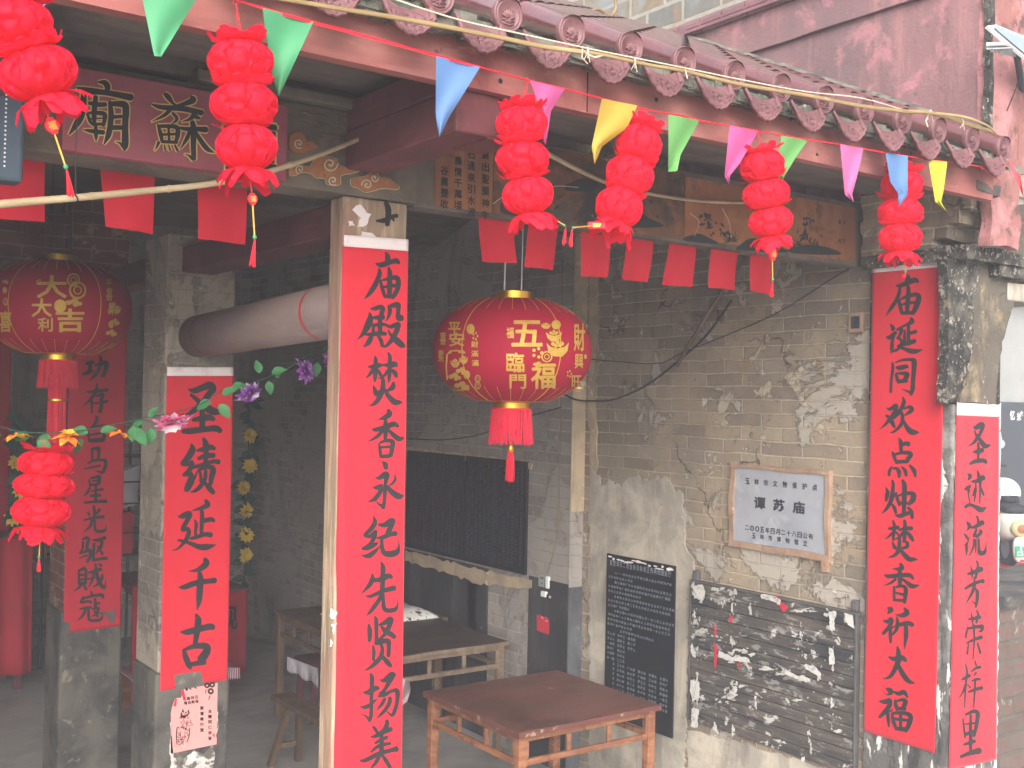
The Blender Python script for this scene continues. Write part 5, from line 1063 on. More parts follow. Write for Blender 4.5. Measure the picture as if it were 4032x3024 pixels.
# ------------------------------------------------------------------ flower garlands
def leaf_mb(mb, p, d, n, L, wd):
    d = d.normalized(); s = d.cross(n).normalized(); n = s.cross(d); R_ = []
    for i in range(7):
        t = i/6; h = wd*sin(pi*t**.8)*.5+.0005; c = p+d*L*t+n*(-.25*L*t*t); R_.append((c-s*h+n*h*.35, c, c+s*h+n*h*.35))
    V = [q for r in R_ for q in r]; mb.add(V, [(i*3+k, i*3+k+1, (i+1)*3+k+1, (i+1)*3+k) for i in range(6) for k in range(2)])
def flower_mb(p, ax, R, n, seed, rings=2, droop=.3):
    rnd = random.Random(seed); ax = Vector(ax).normalized(); x = ax.orthogonal().normalized(); y = ax.cross(x); mb = MB()
    for q in range(rings):
        for k in range(n):
            a = 2*pi*k/n+q*pi/n+rnd.uniform(-.1, .1); d = (x*cos(a)+y*sin(a))+ax*(.25+.55*q-droop*rnd.random()); leaf_mb(mb, p+ax*.004*q, d, ax, R*(1-.22*q)*rnd.uniform(.85, 1.1), R*.6)
    mb.lathe(p, [(.0001, .012), (R*.12, .008), (R*.14, 0)], 8, ax); return mb
def v4(x, y): a, b = tl(4, x, y); return a/PS, b/PS
gd = thing('flower_garland', 'silk flower garland swagged from the left to the front post', 'garland', tuple(py_(230,935,4.0)))
gY = lambda x: 4.05+.18*max(0, (x-300)/400)
vine = [(0,1105),(150,1140),(370,1145),(600,1120),(830,1075),(960,1045),(1120,1015),(1300,960),(1450,870),(1600,835),(1750,780),(1880,720),(2050,610),(2150,588)]
vp = [py_(*v4(x, y), gY(v4(x, y)[0])) for x, y in [(-200,1060)]+vine]
obj('vine', MB().tube(catmull(vp, 5), .0022, 6), M['leafdark'], gd)
rl = random.Random(3)
for x, y, s, a in ((10,1160,.05,200),(190,1180,.055,170),(240,1200,.05,-30),(330,1180,.045,180),(540,1190,.05,230),(570,1150,.05,160),(650,1140,.045,20),(870,1100,.05,260),(890,1110,.06,-70),(930,1075,.045,200),(980,1115,.05,265),(970,1050,.04,60),(1370,945,.055,200),(1420,960,.055,-50),(1440,900,.05,30),(1500,850,.05,10),(1540,865,.04,190),(1680,760,.045,100),(1740,810,.045,-80),(1760,760,.05,20),(1790,790,.03,60),(2090,605,.05,20),(2060,690,.05,-100),(2130,630,.04,-30)):
    p = py_(*v4(x, y), gY(v4(x, y)[0])-.004); a = radians(a); lf = MB(); leaf_mb(lf, p, CR*cos(a)-CD*sin(a), -CF*.7-CD*.5+CR*rl.uniform(-.4, .4), s*1.25, s*.75); obj('leaf', lf, M['leaf'], gd, smooth=True)
def gfl(x, y, m, R, ax, n, seed, label, droop=.3, rings=3):
    p = py_(*v4(x, y), gY(v4(x, y)[0])-.012); o = obj('flower', flower_mb(p, ax, R, n, seed, rings, droop), M[m], gd, smooth=True); o['label'] = label
gfl(105,1165,'fl_orange',.05,(0,0,1),6,1,'orange lily seen edge on',.5,1)
gfl(440,1180,'fl_orange',.055,(0,-.3,1),6,2,'orange and yellow lily in front of the lantern tassel',.6)
gfl(770,1145,'fl_orange',.052,(.3,0,1),6,3,'orange lily tilted to the right',.5,1)
gfl(1110,1062,'petal_pink',.088,(0,-.25,-1),10,4,'pink outer petals of the dahlia hanging face down',.3,2)
gfl(1110,1064,'fl_white',.070,(0,-.5,-.8),10,14,'white inner petals of the dahlia',-.2,3)
gfl(1615,880,'fl_purple',.062,(.5,-.6,-.7),11,5,'purple and white chrysanthemum')
gfl(1970,745,'fl_purple',.062,(.6,-.7,.3),11,6,'second purple chrysanthemum')
gfl(2130,680,'fl_purple',.05,(.6,-.7,.3),11,7,'purple flower tucked behind the post')
def hang_garland(label, pts, Y, m, seed, loc):
    t = thing('flower_garland', label, 'garland', loc); P = [py_(x, y, Y) for x, y in pts]; rnd = random.Random(seed)
    obj('vine', MB().tube([P[0]+Vector((0, 0, .4))]+P+[P[-1]-Vector((0, 0, .3))], .006, 6), M['leafdark'], t)
    lf = MB(); line = [P[0]+Vector((0, 0, .4))]+P+[P[-1]-Vector((0, 0, .3))]
    for i in range(len(line)-1):
        for k in range(9):
            p = line[i].lerp(line[i+1], k/9); a = rnd.uniform(0, 6.28); leaf_mb(lf, p, Vector((cos(a), sin(a)*.5-.3, rnd.uniform(-.8, .4))), Vector((0, -1, .4)), rnd.uniform(.09, .15), .08)
    obj('leaf', lf, M['leafdark'], t, smooth=True)
    for i, p in enumerate(P): obj('flower', flower_mb(p+Vector((0, -.04, 0)), (rnd.uniform(-.5, .5), -1, rnd.uniform(-.2, .7)), .085, 11, seed+i), M[m], t, smooth=True)
z7 = lambda x, y: ((800+x*.482)/PS, (1500+y*.482)/PS); z6 = lambda x, y: ((x*.482)/PS, (1700+y*.482)/PS)
hang_garland('yellow sunflower garland hanging by the rear doorway', [z7(372,440),z7(372,690),z7(320,870),z7(345,1060),z7(340,1255),z7(337,1420)], 10.6, 'fl_sun', 5, (4.1, 10.6, 1.5))
hang_garland('orange flower garland hanging at far left behind the lantern', [z6(135,250),z6(165,470),z6(105,690),z6(165,840),z6(105,1110)], 9.9, 'fl_sun', 9, (2.2, 9.9, 1.5))
# ------------------------------------------------------------------ tables and benches
def square_table(label, x0, x1, y0, y1, H, top, edge, wood, seed, nx=3, ny=3, ap=.155):
    t = thing('square_table', label, 'table', ((x0+x1)/2, (y0+y1)/2, 0), 'square wooden tables'); th = .026; lw = .052; ins = .018
    mb = MB(); rough_box(mb, x0, x1, y0, y1, H-th, H, n=16, a=.0035, seed=seed); to = obj('table_top', mb, top, t, bevel=.004)
    eb = MB(); rough_box(eb, x0-.003, x1+.003, y0-.004, y0+.01, H-th-.002, H-.003, n=14, a=.005, seed=seed+1); rough_box(eb, x0-.004, x0+.01, y0, y1, H-th-.002, H-.003, n=14, a=.004, seed=seed+2); rough_box(eb, x1-.01, x1+.004, y0, y1, H-th-.002, H-.003, n=14, a=.004, seed=seed+3)
    obj('worn_edge', eb, edge, to)
    a0, a1, b0, b1 = x0+ins, x1-ins, y0+ins, y1-ins; zt = H-th-.002
    for ix, iy in ((a0, b0), (a1-lw, b0), (a0, b1-lw), (a1-lw, b1-lw)): obj('leg', MB().box(ix, ix+lw, iy, iy+lw, 0, zt), wood, t, bevel=.006)
    fr, zl = .034, zt-ap
    def apron(P, D, L, nn, inw):
        m = MB(); D = Vector(D); P = Vector(P); inw = Vector(inw); up = Vector((0, 0, 1))
        def rail(s, e, z0, z1, dp=.012): c = P+D*(s+e)/2+up*((z0+z1)/2)+inw*(.004+dp); m.obox(c, D*(e-s)/2, inw*dp, up*(z1-z0)/2)
        rail(0, L, zt-.034, zt-.001); rail(0, L, zl, zl+.032)
        for k in range(nn+1): s = L*k/nn; rail(max(0, s-.014), min(L, s+.014), zl+.033, zt-.035, .010)
        return obj('apron', m, wood, t, bevel=.005)
    apron((a0+lw, b0, 0), (1,0,0), a1-a0-2*lw, nx, (0,1,0)); apron((a0+lw, b1, 0), (1,0,0), a1-a0-2*lw, nx, (0,-1,0))
    apron((a0, b0+lw, 0), (0,1,0), b1-b0-2*lw, ny, (1,0,0)); apron((a1, b0+lw, 0), (0,1,0), b1-b0-2*lw, ny, (-1,0,0))
    return t
T1 = square_table('front square table with a worn red lacquer top and orange brown lattice apron', 3.257, 4.215, 4.428, 5.345, .80, M['tabletop'], M['chipped'], M['tablewood'], 3)
T2 = square_table('second square table with a dark top and greyed apron behind the front one', 3.47, 4.42, 6.15, 7.04, .80, M['tabletop_dark'], M['tablewood_grey'], M['tablewood_grey'], 5)
T3 = square_table('brown square table behind the front post with a bench before it', 3.48, 4.50, 7.055, 7.93, .80, M['tablewood_dark'], M['tablewood_dark'], M['tablewood_dark'], 7)
def c8(x, y): return tl(8, x, y)
cf = thing('folded_cloth', 'folded black and white patterned cloth on the rear table', 'cloth', (4.1, 7.3, .80))
a, b = at_z(*c8(640, 640), .86), at_z(*c8(400, 560), .86)
def cloth(u, v):
    x, y = 3.72+.72*u, 7.07+.56*v; e = max(abs(u-.5), abs(v-.5))*2; return Vector((x, y, .802+.075*(1-e**5)+.006*mnoise.noise(Vector((x*7, y*7, 0)))))
obj('fabric', MB().grid(cloth, 40, 30), M['clothpattern'], cf, smooth=True, solid=.003)
# bag hanging between post and table
bg_ = thing('plastic_bag', 'pinkish plastic bag hanging beside the front post', 'bag', (2.9, 5.6, .8))
def bagf(u, v):
    pts = [(866,1462,884,1470),(866,1475,887,1490),(866,1500,880,1515),(866,1520,868,1524)]; i = min(2, int(v*3)); f = v*3-i; A_, B_ = pts[i], pts[i+1]
    x0, y0, x1, y1 = [A_[k]+(B_[k]-A_[k])*f for k in range(4)]; x0 -= 14; return py_(x0+(x1-x0)*u, y0+(y1-y0)*u, 5.75+.04*sin(u*7+v*4)-.05*sin(u*3.1))
obj('sack', MB().grid(bagf, 14, 16), M['bag'], bg_, smooth=True, solid=.002)
wcl = thing('hanging_cloth', 'grey white cloth draped on a stool under the brown table', 'cloth', (3.7, 7.45, .45))
def z10(x, y): return (850+x*.4965, 2200+y*.4965)
def hang(u, v):
    a0, a1 = z10(565, 775), z10(812, 870); b0, b1 = z10(560, 880), z10(812, 1010); x = a0[0]+(a1[0]-a0[0])*u; y0 = a0[1]+(a1[1]-a0[1])*u; y1 = b0[1]+(b1[1]-b0[1])*u+6*sin(u*14)
    return at_y(x, y0+(y1-y0)*v, 7.5+.03*sin(u*17)*v)
obj('fabric', MB().grid(hang, 40, 10), M['whitecloth'], wcl, smooth=True, solid=.003)
stl = thing('low_stool', 'dark red low stool under the brown table', 'stool', (3.75, 7.6, 0))
obj('seat', MB().box(3.62, 4.2, 7.53, 7.85, .42, .46), M['darkred'], stl, bevel=.005)
for x in (3.64, 4.14):
    for y in (7.55, 7.79): obj('leg', MB().box(x, x+.045, y, y+.045, 0, .42), M['darkred'], stl, bevel=.004)
bn = thing('bench', 'dark wooden bench with splayed legs in front of the brown table', 'bench', (3.12, 6.6, 0))
obj('seat', MB().box(3.035, 3.19, 5.75, 6.93, .415, .452), M['tablewood_dark'], bn, bevel=.006)
for y, s in ((6.72, 1), (5.95, -1)):
    for x, sx in ((3.075, -1), (3.15, 1)): obj('leg', MB().bar((x, y, .42), (x+sx*.06, y+s*.14, 0), .04, .045, (0, 1, 0)), M['tablewood_dark'], bn, bevel=.004)
    obj('stretcher', MB().bar((3.05, y+s*.095, .14), (3.175, y+s*.095, .14), .03, .03), M['tablewood_grey'], bn)
# interior: altar tables and shelves
at_ = thing('altar_table', 'altar table with a red lettered frontal at the rear right', 'table', (3.5, 9.2, 0))
f0 = at_y(*z10(250, 250), 9.15); f1 = at_y(*z10(262, 885), 9.15)
obj('frontal', MB().grid(lambda u, v: Vector((2.9+(f0.x-2.9)*u, 9.15+.02*sin(u*22)*v, f0.z+(f1.z-f0.z)*v)), 40, 8), M['red_dim'], at_, smooth=True, solid=.004)
obj('table_top', MB().box(2.88, f0.x+.02, 9.165, 9.7, f0.z-.02, f0.z+.02), M['darkred'], at_, bevel=.005)
obj('leg', MB().box(f0.x-.08, f0.x-.02, 9.2, 9.26, 0, f0.z-.02), M['darkred'], at_); obj('leg', MB().box(2.92, 2.98, 9.2, 9.26, 0, f0.z-.02), M['darkred'], at_)
gq_ = MB(); put_glyph(gq_, '观', lambda u, v: at_y(850+(20+150*u)*.4965, 2200+(560-180*v)*.4965, 9.12), bold=.02); obj('lettering', gq_, M['ink'], at_)
kb = thing('kneeling_bench', 'low wooden bench under a red checked cloth', 'bench', (3.2, 8.4, 0))
g1, g2 = at_z(*z10(250, 940), .30), at_z(*z10(150, 800), .30)
obj('checked_cloth', MB().grid(lambda u, v: Vector((2.55+(3.36-2.55)*u, 8.32+.5*v, .30+.004*sin(u*30))), 30, 10).grid(lambda u, v: Vector((2.55+(3.38-2.55)*u, 8.315-.006*sin(u*40)*v, .30-.085*v)), 40, 4).grid(lambda u, v: Vector((3.362+.02*v, 8.32+.5*u, .30-.075*v)), 20, 4), M['gingham'], kb, smooth=True, solid=.002)
obj('seat', MB().box(2.57, 3.34, 8.34, 8.8, .262, .294), M['tablewood'], kb)
for x in (2.6, 3.25):
    for y in (8.36, 8.72): obj('leg', MB().box(x, x+.06, y, y+.06, 0, .26), M['tablewood'], kb)
def skirt(label, x0, x1, y, z0, z1, seed):
    t = thing('altar_table', label, 'table', ((x0+x1)/2, y, 0))
    obj('red_skirt', MB().grid(lambda u, v: Vector((x0+(x1-x0)*u+.02*sin(u*9)*v, y-.03*v+.025*sin(u*26+seed), z1+(z0-z1)*v)), 60, 8), M['red_dim'], t, smooth=True, solid=.004)
    obj('table_top', MB().box(x0-.02, x1+.02, y+.03, y+.7, z1-.03, z1+.01), M['darkred'], t)
    for x in (x0+.04, x1-.1): obj('leg', MB().box(x, x+.06, y+.1, y+.16, 0, z1-.03), M['darkred'], t)
s0, s1 = py_(20, 1320, 9.6), py_(73, 1130, 9.6)
skirt('altar table with a long dark red skirt at far left', 1.3, s1.x, 9.6, .15, 1.25, 1)
s2 = py_(310, 1430, 8.6); skirt('altar table with a red skirt between the two brick pillars', py_(284,1430,8.6).x, py_(330,1430,8.6).x+.4, 8.6, .05, .95, 2)
sh = thing('wire_rack', 'wire offering rack with bundles behind the pillars', 'rack', (2.6, 10.4, 0))
rkm = MB()
for z in (.95, 1.15, 1.42, 1.62, 1.85): rkm.tube([Vector((1.5, 10.35, z)), Vector((4.0, 10.35, z))], .008, 6); rkm.tube([Vector((1.5, 10.7, z)), Vector((4.0, 10.7, z))], .008, 6)
for x in (1.5, 2.35, 3.2, 4.0):
    for y in (10.35, 10.7): rkm.tube([Vector((x, y, 0)), Vector((x, y, 2.0))], .012, 6)
obj('frame', rkm, M['steel'], sh)
obj('shelf', MB().box(1.5, 4.0, 10.36, 10.69, .93, .945).box(1.5, 4.0, 10.36, 10.69, 1.40, 1.415), M['darkwood'], sh)
rbx = thing('offering_box', 'red printed box on the wire rack', 'box', (2.9, 10.5, 1.0)); bxm = MB(); rough_box(bxm, 2.55, 3.15, 10.4, 10.65, .946, 1.33, n=5, a=.01, seed=3); obj('carton', bxm, M['red_dim'], rbx)
obj('printed_dots', MB().lathe((2.7,10.392,1.25), [(.0001,0),(.05,0)], 14, (0,-1,0)).lathe((2.95,10.392,1.12), [(.0001,0),(.045,0)], 14, (0,-1,0)).lathe((2.85,10.392,1.0), [(.0001,0),(.04,0)], 14, (0,-1,0)), M['ochre'], rbx)
bun = thing('cloth_bundle', 'grey cloth bundle lying on the upper shelf of the rack', 'bundle', (2.95, 10.5, 1.42))
bm2 = MB(); rough_box(bm2, 2.5, 3.2, 10.38, 10.68, 1.416, 1.74, n=10, a=.07, seed=9); obj('fabric', bm2, M['whitecloth'], bun, smooth=True)
bx2 = thing('cardboard_box', 'brown carton on the lower shelf of the rack', 'box', (2.1, 10.5, .95)); obj('carton', MB().box(1.95, 2.4, 10.4, 10.65, .946, 1.22), M['ochre'], bx2, bevel=.006)

# ------------------------------------------------------------------ stones and boards on the side wall
pq = thing('marble_plaque', 'white marble heritage plaque with grey writing in an orange cement frame', 'plaque', (XW, 4.03, 1.88))
XP = XW-.018
A_, B_, C_, D_ = at_x(2893,1842,XP), at_x(3252,1864,XP), at_x(3247,2186,XP), at_x(2888,2128,XP)
y0, y1, z0, z1 = B_.y, A_.y, (C_.z+D_.z)/2, (A_.z+B_.z)/2
obj('slab', MB().box(XP, XW-.001, y0, y1, z0, z1), M['plaque'], pq, bevel=.002)
fm = MB()
for bx in ((y0-.026, y0+.001, z0-.04, z1+.025), (y1-.001, y1+.032, z0-.03, z1+.025)): rough_box(fm, XW-.027, XW+.002, *bx, n=8, a=.010, seed=int(bx[0]*100))
for bx in ((y0-.02, y1+.024, z1-.001, z1+.021), (y0-.022, y1+.024, z0-.034, z0+.001), (y0-.026, y0+.010, z0-.085, z0-.02)): rough_box(fm, XW-.026, XW+.002, *bx, n=8, a=.009, seed=int(bx[2]*100))
obj('cement_frame', fm, M['terracotta'], pq)
pt = MB(); SX = XP-.0012
def wall_text(mb, txt, yl, yr, z, h, X, bold=.02, asp=None):
    n = len(txt); p = (yl-yr)/max(n, 1)
    for i, ch in enumerate(txt):
        c = yl-p*(i+.5); wd = asp*h if asp else p*.8
        put_glyph(mb, ch, lambda u, v: Vector((X, c-(u-.5)*wd, z+(v-.5)*h)), bold=bold)
c6_ = lambda x, y: at_x(*tl(6, x, y), XP); c9_ = lambda x, y: at_x(*tl(9, x, y), XP)
wall_text(pt, '玉林市文物保护点', c6_(392,1450).y, c6_(890,1500).y, (c6_(415,1455).z+c6_(860,1502).z)/2, .033, SX, .03, .95)
wall_text(pt, '谭苏庙', c6_(440,1600).y, c6_(820,1630).y, (c6_(500,1600).z+c6_(760,1632).z)/2, .062, SX, .05, 1.25)
wall_text(pt, '二00五年四月二十八日公布', c9_(402,100).y, c9_(850,155).y, (c9_(430,105).z+c9_(830,155).z)/2, .030, SX, .03)
wall_text(pt, '玉林市博物馆立', c9_(435,150).y, c9_(825,205).y, (c9_(455,152).z+c9_(800,203).z)/2, .029, SX, .03, .95)
obj('lettering', pt, M['steel'], pq)
ste = thing('stone_stele', 'black granite stele with pale engraved lines beside the front table', 'stele', (XW, 5.1, 1.0))
XS = XW-.022; sy0, sy1 = at_x(2659,2226,XS).y, at_x(2389,2181,XS).y
sz1 = (at_x(2389,2181,XS).z+at_x(2659,2226,XS).z)/2; sz0 = .45
obj('slab', MB().box(XS, XW-.011, sy0, sy1, sz0, sz1), M['granite'], ste, bevel=.003)
et = MB(); X_ = XS-.001; W_ = sy1-sy0
fill = "重塑谭苏二官金身及新建正殿两厢围厨厅"
wall_text(et, fill, sy1-.03, sy0+.03, sz1-.055, .034, X_, .01)
rt = random.Random(2); pool = "之天人大二一三年月村中有本公民国平安和长文王李苏谭卢罗黎陈黄林张主任会计出纳委员为方水土心立永金福"
z = sz1-.115
for indent, n in ((.06,20),(0,9),(.06,20),(0,22),(0,12),(.06,22),(0,22),(0,8),(.06,21),(0,22),(0,22),(0,9),(.12,12)):
    n_ = n; yl = sy1-.02-indent; wall_text(et, ''.join(rt.choice(pool) for _ in range(n_)), yl, yl-.0262*n_, z, .017, X_, .01); z -= .030
for row in range(13):
    for cix in range(6):
        if row < 6 and cix > (2 if row < 3 else 1): continue
        yl = sy1-.02-cix*.098; wall_text(et, ''.join(rt.choice(pool) for _ in range(3)), yl-(.06 if cix == 0 and row > 5 else 0), yl-.075, z, .018, X_, .01)
    z -= .031
obj('lettering', et, M['engrave'], ste)
rs2 = random.Random(6); scp = MB()
for k in range(16):
    y, zz = sy1-.04-W_*.95*k/16+rs2.uniform(-.01, .01), sz1-.022+rs2.uniform(-.014, .008); wv_, hv_ = rs2.uniform(.012, .045), rs2.uniform(.005, .014)
    scp.poly([Vector((XS-.0014-k*.0001, y+wv_*cos(a)*rs2.uniform(.6, 1), zz+hv_*sin(a)*rs2.uniform(.5, 1))) for a in [2*pi*i/9 for i in range(9)]])
obj('paste_scraps', scp, M['header'], ste)
for k, (ya, yb) in enumerate(((1.706, 1.519), (1.516, 1.345))):
    m_ = thing('memorial_slab', ['left black memorial slab of faint donor columns above the black dado', 'right black memorial slab of faint donor columns beside the cabled pilaster'][k], 'stele', (XR, (ya+yb)/2*XR, 1.64))
    Y1, Y0 = ya*XR, yb*XR+.004; Z1, Z0 = 2.45-.0935*XR, 2.45-.265*XR
    obj('slab', MB().box(XR-.02, XR-.0125 if k < 0 else XR-.001, Y0, Y1, Z0, Z1), M['granite'], m_, bevel=.003)
    gm_ = MB(); rk_ = random.Random(k)
    for c in range(14):
        for r in range(44):
            if rk_.random() < .12: continue
            y = Y1-.04-c*(Y1-Y0-.06)/14; zz = Z1-.045-r*(Z1-Z0-.07)/44; gm_.add([(XR-.0207, y, zz), (XR-.0207, y-rk_.uniform(.022, .042), zz), (XR-.0207, y-.03, zz-.008), (XR-.0207, y, zz-.008)], [(0,1,2,3)])
    obj('engraved_names', gm_, M['engrave_faint'], m_)
    obj('joint', MB().box(XR-.0212, XR-.0202, (Y0+Y1)/2-.0015, (Y0+Y1)/2+.0015, Z0, Z1), M['engrave_faint'], m_)
nb_ = thing('notice_board', 'weathered black plank board with torn white and red paper remains', 'board', (XW, 4.1, 1.0))
XB = XW-.030
by1, by0 = at_x(2722,2300,XB).y, at_x(3368,2400,XB).y; bz1, bz0 = 1.405, .60
for k in range(13):
    h = (bz1-bz0)/13; mb = MB(); dx = random.Random(k).uniform(-.003, .003); mb.box(XB+dx, XW-.006, by0+random.Random(k+50).uniform(0, .008), by1-random.Random(k+80).uniform(0, .008), bz0+k*h+.0015, bz0+(k+1)*h-.0015); obj('plank', mb, M['boardwood'], nb_, bevel=.003)
obj('frame', MB().box(XB-.006, XW-.002, by0-.013, by0-.001, bz0-.02, bz1+.01).box(XB-.004, XW-.002, by0-.02, by1+.01, bz1+.001, bz1+.014).box(XB-.002, XW-.002, by1+.001, by1+.012, bz0, bz1), M['greyframe'], nb_, bevel=.002)
obj('bracket', MB().box(XB-.004, XW-.002, by1-.05, by1-.012, bz1+.015, bz1+.07), M['greyframe'], nb_, bevel=.006); obj('bracket', MB().box(XB-.004, XW-.002, by0-.012, by0+.026, bz1+.015, bz1+.075), M['greyframe'], nb_, bevel=.008)
c9p = lambda x, y, l=0: at_x(*tl(9, x, y), XB-.005-l)
def scrapset(polys, rnd, jag=5):
    mb = MB(); k = 0
    for pl in polys:
        O = []
        for i, a in enumerate(pl):
            b = pl[(i+1) % len(pl)]; m = max(2, int(sqrt((a[0]-b[0])**2+(a[1]-b[1])**2)/14))
            for j in range(m): t = j/m; O.append((a[0]+(b[0]-a[0])*t+rnd.uniform(-jag, jag), a[1]+(b[1]-a[1])*t+rnd.uniform(-jag, jag)))
        mb.poly([c9p(x, y, .0002*k) for x, y in O]); k += 1
    return mb
rz = random.Random(12); W = []
for cx, cy, ww, hh, n in ((100,520,50,60,14),(90,700,30,80,9),(80,900,28,90,10),(85,1150,30,110,14),(75,1320,24,60,8),(220,500,60,24,9),(325,540,26,60,7),(320,640,16,60,4),(150,770,50,26,5),(240,810,50,24,6),(330,840,24,60,6),(310,930,60,30,9),(400,890,50,20,5),(450,920,30,24,4),(540,1010,50,14,6),(650,1040,80,22,9),(790,1080,50,24,7),(810,640,80,16,8),(950,650,40,26,6),(960,720,16,60,5),(1080,690,40,40,8),(770,800,14,60,5),(780,910,26,40,5),(830,1000,40,20,5),(885,1050,16,60,5),(965,960,20,80,7),(970,1110,26,30,5),(1090,940,14,40,4),(340,1110,30,50,7),(290,1190,50,40,8),(330,1180,36,40,6),(230,1230,30,20,4),(410,1130,30,14,3),(520,1160,24,14,3),(730,1220,40,16,4),(290,1340,14,60,5),(330,1420,8,30,3),(210,1400,12,44,3),(480,1230,20,40,3),(1010,1420,60,20,5),(820,1460,18,40,4),(830,1560,12,50,3),(980,1260,12,40,3),(130,1200,26,20,4),(450,1270,26,18,3)):
    for i in range(n):
        x, y = rz.gauss(cx, ww*.45), rz.gauss(cy, hh*.45); q = rz.random()**2; asp = sqrt(ww/hh); rx_, ry_ = (4+16*q)*min(2, asp), (4+16*q)/max(.5, asp); m_ = rz.randint(6, 11)
        if 62 < x < 1120 and 462+.15*(x-60) < y < 1400+.21*(x-60): W.append([(x+rx_*rz.uniform(.35, 1.5)*cos(a), y+ry_*rz.uniform(.35, 1.5)*sin(a)) for a in [6.283*j/m_ for j in range(m_)]])
for pl in ([(505,530),(545,535),(600,550),(640,570),(630,600),(560,570),(510,560)],[(945,650),(990,640),(1000,665),(985,690),(985,770),(955,770),(952,700)],[(1050,650),(1100,665),(1115,760),(1085,740),(1050,700)],[(230,900),(330,940),(410,940),(450,980),(380,970),(300,965),(235,940)],[(640,1010),(740,1060),(830,1080),(830,1105),(760,1090),(660,1050)],[(210,1360),(225,1400),(232,1445),(190,1400)],[(790,995),(860,1000),(900,1050),(895,1090),(870,1060),(800,1020)],[(950,870),(980,900),(985,980),(950,990)],[(60,480),(130,470),(150,520),(130,570),(75,560)],[(50,1090),(110,1100),(112,1200),(60,1230),(48,1150)],[(60,1270),(105,1280),(95,1400),(55,1390)],[(770,1590),(792,1585),(792,1620),(770,1620)]): W.append(pl)
obj('paper_remains', scrapset(W, rz, 4), M['paper'], nb_)
obj('red_paper_remains', scrapset([[(550,545),(610,540),(640,580),(690,620),(650,650),(630,610),(580,575)],[(300,680),(328,675),(318,720),(298,715)],[(203,720),(218,760),(215,810),(204,800)],[(205,850),(225,870),(222,960),(215,1015),(204,1010)],[(360,950),(375,970),(370,1020),(358,1010)],[(1075,712),(1098,716),(1092,735)],[(310,1195),(330,1195),(325,1212)]], rz, 3), M['paper_red'], nb_)
# small things on the wall
soc = thing('wall_socket', 'grey wall socket beside the cabled brick edge', 'socket', (XR, 6.0, 1.4))
def z11(x, y): return (2000+x*.3014, 2200+y*.3014)
def zbox(x0, y0, x1, y1, X, th, m, name, par, bevel=.003):
    a, b = at_x(*z11(x0, y0), X), at_x(*z11(x1, y1), X); return obj(name, MB().box(X-th, X-.001, min(a.y, b.y), max(a.y, b.y), min(a.z, b.z), max(a.z, b.z)), m, par, bevel=bevel)
zbox(416,205,490,375,XR,.012,M['greyplastic'],'plate',soc); zbox(428,240,440,262,XR-.012,.002,M['rubber'],'slot',soc,0); zbox(450,243,462,268,XR-.012,.002,M['rubber'],'slot',soc,0); zbox(436,315,456,330,XR-.012,.002,M['rubber'],'slot',soc,0)
jb = thing('junction_box', 'narrow cream cable box on the pilaster edge', 'box', (XR, 5.9, 1.4)); zbox(520,225,555,390,XR,.02,M['whiteplastic'],'case',jb)
pg_ = thing('plug', 'white charger plug hanging on its cord', 'plug', (XR, 5.95, 1.28)); zbox(474,415,530,500,XR,.03,M['whiteplastic'],'body',pg_)
dk = thing('door_chime', 'small black chime with a pale face under the cable box', 'chime', (XR, 5.87, 1.26)); zbox(525,460,582,545,XR,.018,M['rubber'],'case',dk); zbox(538,480,564,520,XR-.018,.002,M['bag'],'face',dk,0)
rp_ = thing('red_paper', 'torn red paper slip pasted on the black painted pilaster', 'paper', (XR, 5.95, 1.0))
obj('sheet', MB().poly([at_x(*z11(x, y), XR-.012) for x, y in ((375,735),(400,728),(430,740),(455,750),(480,765),(505,755),(535,800),(540,860),(535,990),(500,980),(455,965),(420,950),(380,935))]), M['paper_red'], rp_)
obj('white_tear', MB().poly([at_x(*z11(x, y), XR-.0135) for x, y in ((432,755),(448,760),(466,790),(450,780))]).poly([at_x(*z11(x, y), XR-.0135) for x, y in ((482,815),(505,805),(528,815),(500,820))]), M['header'], rp_)
def cable(label, pts, r, m='cable', name='cable'):
    P = catmull([px_(x, y, X) for x, y, X in pts], 6); o = obj(name, MB().tube([p-P[0]*0 for p in P], r, 6), M[m], None, smooth=True, base=P[0]); tag(o, label, 'cable'); return o
cable('thin black cable rising along the side wall to the pilaster', [(1240,772,XW-.02),(1320,780,XW-.01),(1420,785,XW-.01),(1474,762,XW-.01),(1560,728,XW-.01),(1680,675,XW-.01),(1800,600,XW-.01),(1834,582,XW-.005)], .0032)
cable('thick black cable sagging behind the big lantern', [(1200,840,XR-.02),(1240,862,XR-.02),(1285,866,XW-.02),(1330,862,XW-.01),(1400,830,XW-.01),(1474,772,XW-.01),(1530,720,XW-.01),(1580,650,XW-.01)], .006)
cable('yellow and grey twin cord running down the pilaster to the socket', [(1215,560,XR-.012),(1212,800,XR-.012),(1209,1000,XR-.012),(1204,1150,XR-.012),(1182,1240,XR-.012)], .0032, 'cordyellow')
cable('sagging thin wire over the memorial slabs', [(884,948,XR-.01),(960,950,XR-.012),(1040,938,XR-.012),(1100,912,XR-.012),(1212,880,XR-.012)], .004)
wp = thing('bamboo_pole', 'thin grey pole leaning on the side wall below the painted beam', 'pole', tuple(px_(1545,660,XW-.03)))
obj('culm', MB().tube([px_(1608,556,XW-.03), px_(1540,660,XW-.025), px_(1462,790,XW-.02)], .011, 10), M['tablewood_grey'], wp, smooth=True)
